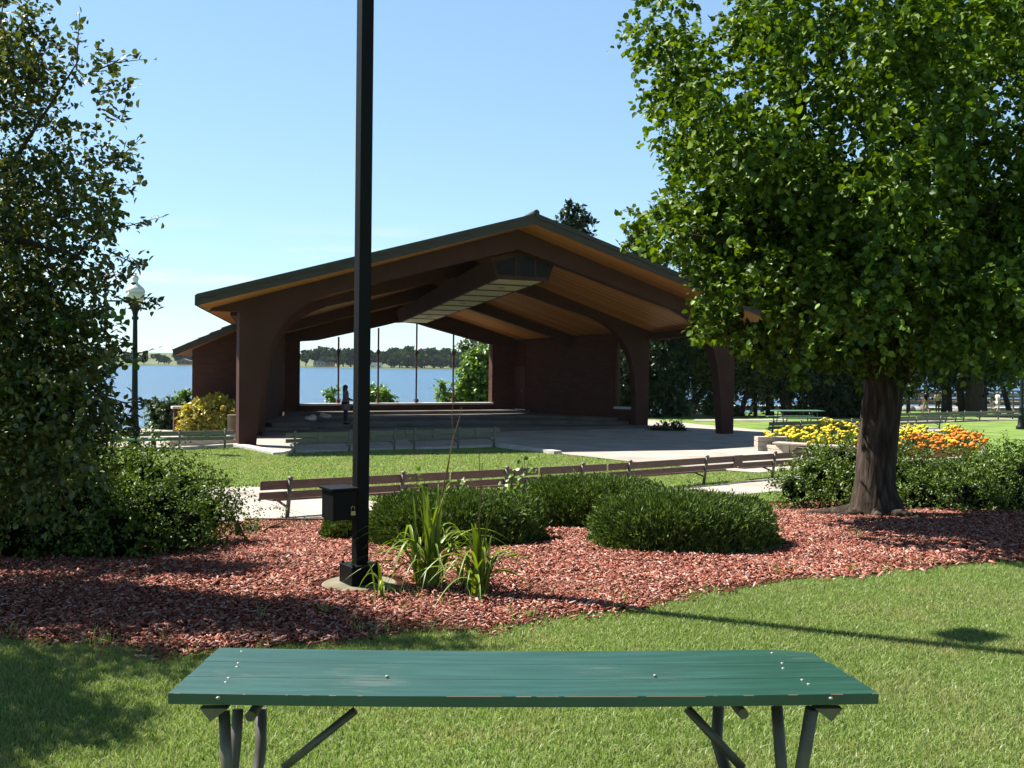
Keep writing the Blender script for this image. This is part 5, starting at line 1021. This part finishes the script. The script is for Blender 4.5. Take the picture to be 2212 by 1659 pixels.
bgtree('slim cedar with straight trunk left of the front right column', 1548, 64, [(1551, 860), (1556, 800)], [(1565, 780, 36, 1), (1560, 720, 40, 1), (1565, 830, 16, 1)], M['cedarlit'], 420, .26, r0=.17)
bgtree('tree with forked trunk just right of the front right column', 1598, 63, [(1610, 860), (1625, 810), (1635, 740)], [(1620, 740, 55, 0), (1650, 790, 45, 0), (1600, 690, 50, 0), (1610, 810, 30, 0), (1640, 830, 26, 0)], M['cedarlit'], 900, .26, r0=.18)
bgtree('thin cedar trunk third right of the column', 1632, 63, [(1632, 850), (1632, 780)], [(1640, 770, 40, 1), (1635, 700, 60, 1), (1650, 820, 25, 1)], M['cedar'], 500, .26, r0=.14)
bgtree('thick cedar trunk left of the green picnic table', 1663, 63, [(1664, 850), (1668, 780)], [(1670, 760, 55, 0), (1690, 800, 40, 0), (1680, 700, 60, 0)], M['cedar'], 700, .26, r0=.3)
bgtree('pair trunk cedar behind the left end of the green picnic table', 1705, 63, [(1694, 850), (1690, 790)], [(1700, 780, 50, 1), (1720, 720, 70, 1), (1710, 830, 25, 1)], M['cedar'], 700, .26, r0=.38)
bgtree('dark cedar behind the middle of the green picnic table', 1768, 63, [(1762, 850), (1760, 790)], [(1770, 780, 60, 0), (1800, 730, 80, 0), (1790, 830, 40, 0), (1820, 860, 30, 0)], M['cedar'], 1100, .28, r0=.32)
bgtree('broad dark cedar reaching the ground left of the big trunk', 1850, 64, [(1850, 850), (1850, 790)], [(1850, 860, 45, 0), (1820, 880, 26, 0), (1850, 800, 70, 0), (1880, 870, 36, 0), (1800, 850, 45, 0), (1860, 720, 80, 0)], M['cedar'], 1600, .28, r0=.35)
for px, D, r0, lab in ((1962, 74, .16, 'slim trunked tree just right of the big trunk'), (2045, 73, .42, 'dark trunked tree between the two groups of walkers'), (2083, 72, .3, 'curved trunk tree left of the thickest trunk'), (2106, 71, .75, 'tree with the thickest trunk on the shore'), (2127, 73, .2, 'slim trunked tree right of the thickest trunk'), (2185, 76, .22, 'leaning tree behind the lamp post')):
    ln_ = -30 if px == 2185 else 0
    bgtree(lab, px, D, [(px + ln_ * .5 + (-8 if px == 2083 else 0), 850), (px + ln_, 790)], [(px + ln_ + random.randint(-12, 12), y, r, random.uniform(-1, 3)) for y, r in ((805, 30), (775, 48), (720, 70), (650, 80))] + [(px - 40, 790, 32, 1), (px + 35, 800, 26, 1)], M['cedar' if px < 2110 else 'cedar2'], 620, .3, r0=r0, by=890, group='trees along the shore on the right')
for x, y, r, D, lab, mm_ in ((1545, 880, 16, 63.5, 'bright bush at the foot of the slim cedar', 'bright'), (1440, 850, 26, 63, 'pale green sapling over the dock', 'bright'), (1470, 870, 12, 60, 'low waterside weeds near the leaning trunk', 'cedar2'), (1580, 895, 14, 63, 'low bush behind the front right column', 'cedar2'), (1728, 880, 14, 65, 'bright bush behind the green picnic table', 'bright'), (1870, 900, 26, 66, 'dark bush left of the big trunk', 'cedar'), (1945, 830, 26, 72, 'feathery branch right of the big trunk', 'cedar2')):
    shrub('shore_bush', lab, [pxlobe(x, y, r, D), pxlobe(x + r * .5, y + r * .5, r * .6, D + .3), pxlobe(x - r * .5, y + r * .4, r * .6, D)], 120 if r > 15 else 60, .26, M[mm_], 'bush', 'bushes along the shore', core=False, nl=12, ln=.6)
# ------------------------------------------------------------------ FAR SHORE
def farproto(h, w, m, seed, n=900, cone=False):
    r_ = np.random.default_rng(seed); e = empty('far_tree', (0, 0, 0), 0)
    MB().tube([(0, 0, -.5), (0, 0, h * .5)], [.5, .25], 6).build('trunk', M['barkd'], e)
    if cone:
        z = r_.random(n) ** 1.3; rad = w * (1 - z) * (.6 + .4 * r_.random(n)); a = r_.random(n) * 2 * PI; P = np.stack([rad * np.cos(a), rad * np.sin(a), h * (.1 + .9 * z)], -1); d = unit(P - np.array([0, 0, h * .3]))
    else:
        L = [((r_.normal() * w * .35, r_.normal() * w * .35, h * (.35 + .45 * r_.random())), w * (.35 + .25 * r_.random())) for _ in range(9)]
        P, d = lobepts([(c, (r, r, r * .9)) for c, r in L], total=n, shell=.3)
    leaves('crown', P, d + .5 * rv(n), d + .8 * rv(n), 1.5 * (.6 + .8 * rng.random(n)), T_QUAD, m, e, .9)
    return e
protos = [farproto(13.5, 6.5, M['fartree'], 1), farproto(12, 7, M['fartree'], 2), farproto(15, 6, M['fartree'], 3), farproto(11, 7.5, M['farwillow'], 4), farproto(15.5, 3.2, M['fartree'], 5, cone=True)]
FL = ['rounded green tree in the dense row along the far shore of the lake'] * 3 + ['pale rounded willow at the waterline of the far shore', 'dark pointed conifer in the row along the far shore']
FG = ['far shore broadleaf trees'] * 3 + ['far shore willows', 'far shore conifers']
used = set(); i = 0
x = -330
while x < 440:
    gap_ = (-265 < x < -240)
    D = 716 + random.uniform(-2, 16); kx_ = 4 if i % 17 == 8 else random.choices([0, 1, 2], [5, 5, 3])[0]; ppx = 1106 + x / D * 2218
    if 985 < ppx * 1 < 1080 and False: pass
    s = random.uniform(.7, 1.05) * (.8 if ppx < 480 and ppx > 360 else .62 if ppx <= 360 else 1)
    o = protos[kx_] if kx_ not in used else copy_tree(protos[kx_]); used.add(kx_)
    o.location = (x, D, -1.4); o.rotation_euler = (0, 0, random.uniform(0, 6)); o.scale = (s * random.uniform(.9, 1.25), s, s); tag(o, FL[kx_], 'tree', FG[kx_]); x += random.uniform(4.5, 8.5) * (1 if x > -250 else 1.2); i += 1
for px, s in ((892, .85), (1000 * .8534 + 10, .9), (912, .8), (937, .75), (950, .7), (1100, .8), (700 + 5, .6), (975, .7), (868, .95), (880, .8)):
    D = 706; X_ = (px - 1106) / F * D; o = protos[3] if 3 not in used else copy_tree(protos[3]); used.add(3); o.location = (X_, D, -1.6); o.rotation_euler = (0, 0, random.uniform(0, 6)); o.scale = (s, s, s * .95); tag(o, FL[3], 'tree', FG[3])
def house(px, w, h, col, label, D=704, roofc=(.2, .16, .14), z=-1.6):
    X_ = (px - 1106) / F * D; e = empty('house', (X_, D, z), 0, label, 'building')
    m = mat('far wall', col); MB().box((0, 0, h / 2), (w, 5, h)).build('wall', m, e)
    MB().extr([(-w / 2 - .4, h), (w / 2 + .4, h), (0, h + w * .16)], -3, 3).build('roof', mat('far roof', roofc), e)
    for k_ in range(3): MB().box((-w * .3 + k_ * w * .3, -2.52, h * .55), (w * .12, .06, h * .35)).build('window', M['dark'], e)
    return e
e = empty('white_trailer', ((813.5 - 1106) / F * 703, 703, -1.7), 0, 'long white trailer parked on the far shore beside the second rod', 'trailer')
MB().box((0, 0, 1.75), (7.2, 2.6, 2.5)).build('box_body', M['white'], e, bevel=.15); [MB().tube([(s * 2.2, -1.35, .4), (s * 2.2, -1.1, .4)], .4, 12).build('wheel', M['black'], e) for s in (-1, 1)]
house(690, 8, 3.2, (.5, .48, .45), 'small pale house among the trees on the far shore, left part of the opening', 706)
house(712, 6, 2.4, (.45, .3, .2), 'low tan cottage on the far shore near the first rod', 704)
house(398, 9, 2.6, (.3, .16, .12), 'low brown house on the far shore above the annex eave', 712)
for k_, p_ in enumerate(protos):
    if k_ not in used: [bpy.data.objects.remove(c) for c in list(p_.children)]; bpy.data.objects.remove(p_)

# ------------------------------------------------------------------ HAZE
hz = MB().box((80, 800, 6), (3000, 1780, 26)).build('haze', None); hm_ = bpy.data.materials.new('air'); hm_.use_nodes = True; nt = hm_.node_tree; nt.nodes.clear()
pv = nt.nodes.new('ShaderNodeVolumePrincipled'); pv.inputs['Density'].default_value = .00005; pv.inputs['Color'].default_value = (.75, .87, 1, 1); pv.inputs['Anisotropy'].default_value = .2
ou = nt.nodes.new('ShaderNodeOutputMaterial'); nt.links.new(pv.outputs[0], ou.inputs['Volume']); hz.data.materials.append(hm_); hz['kind'] = 'stuff'
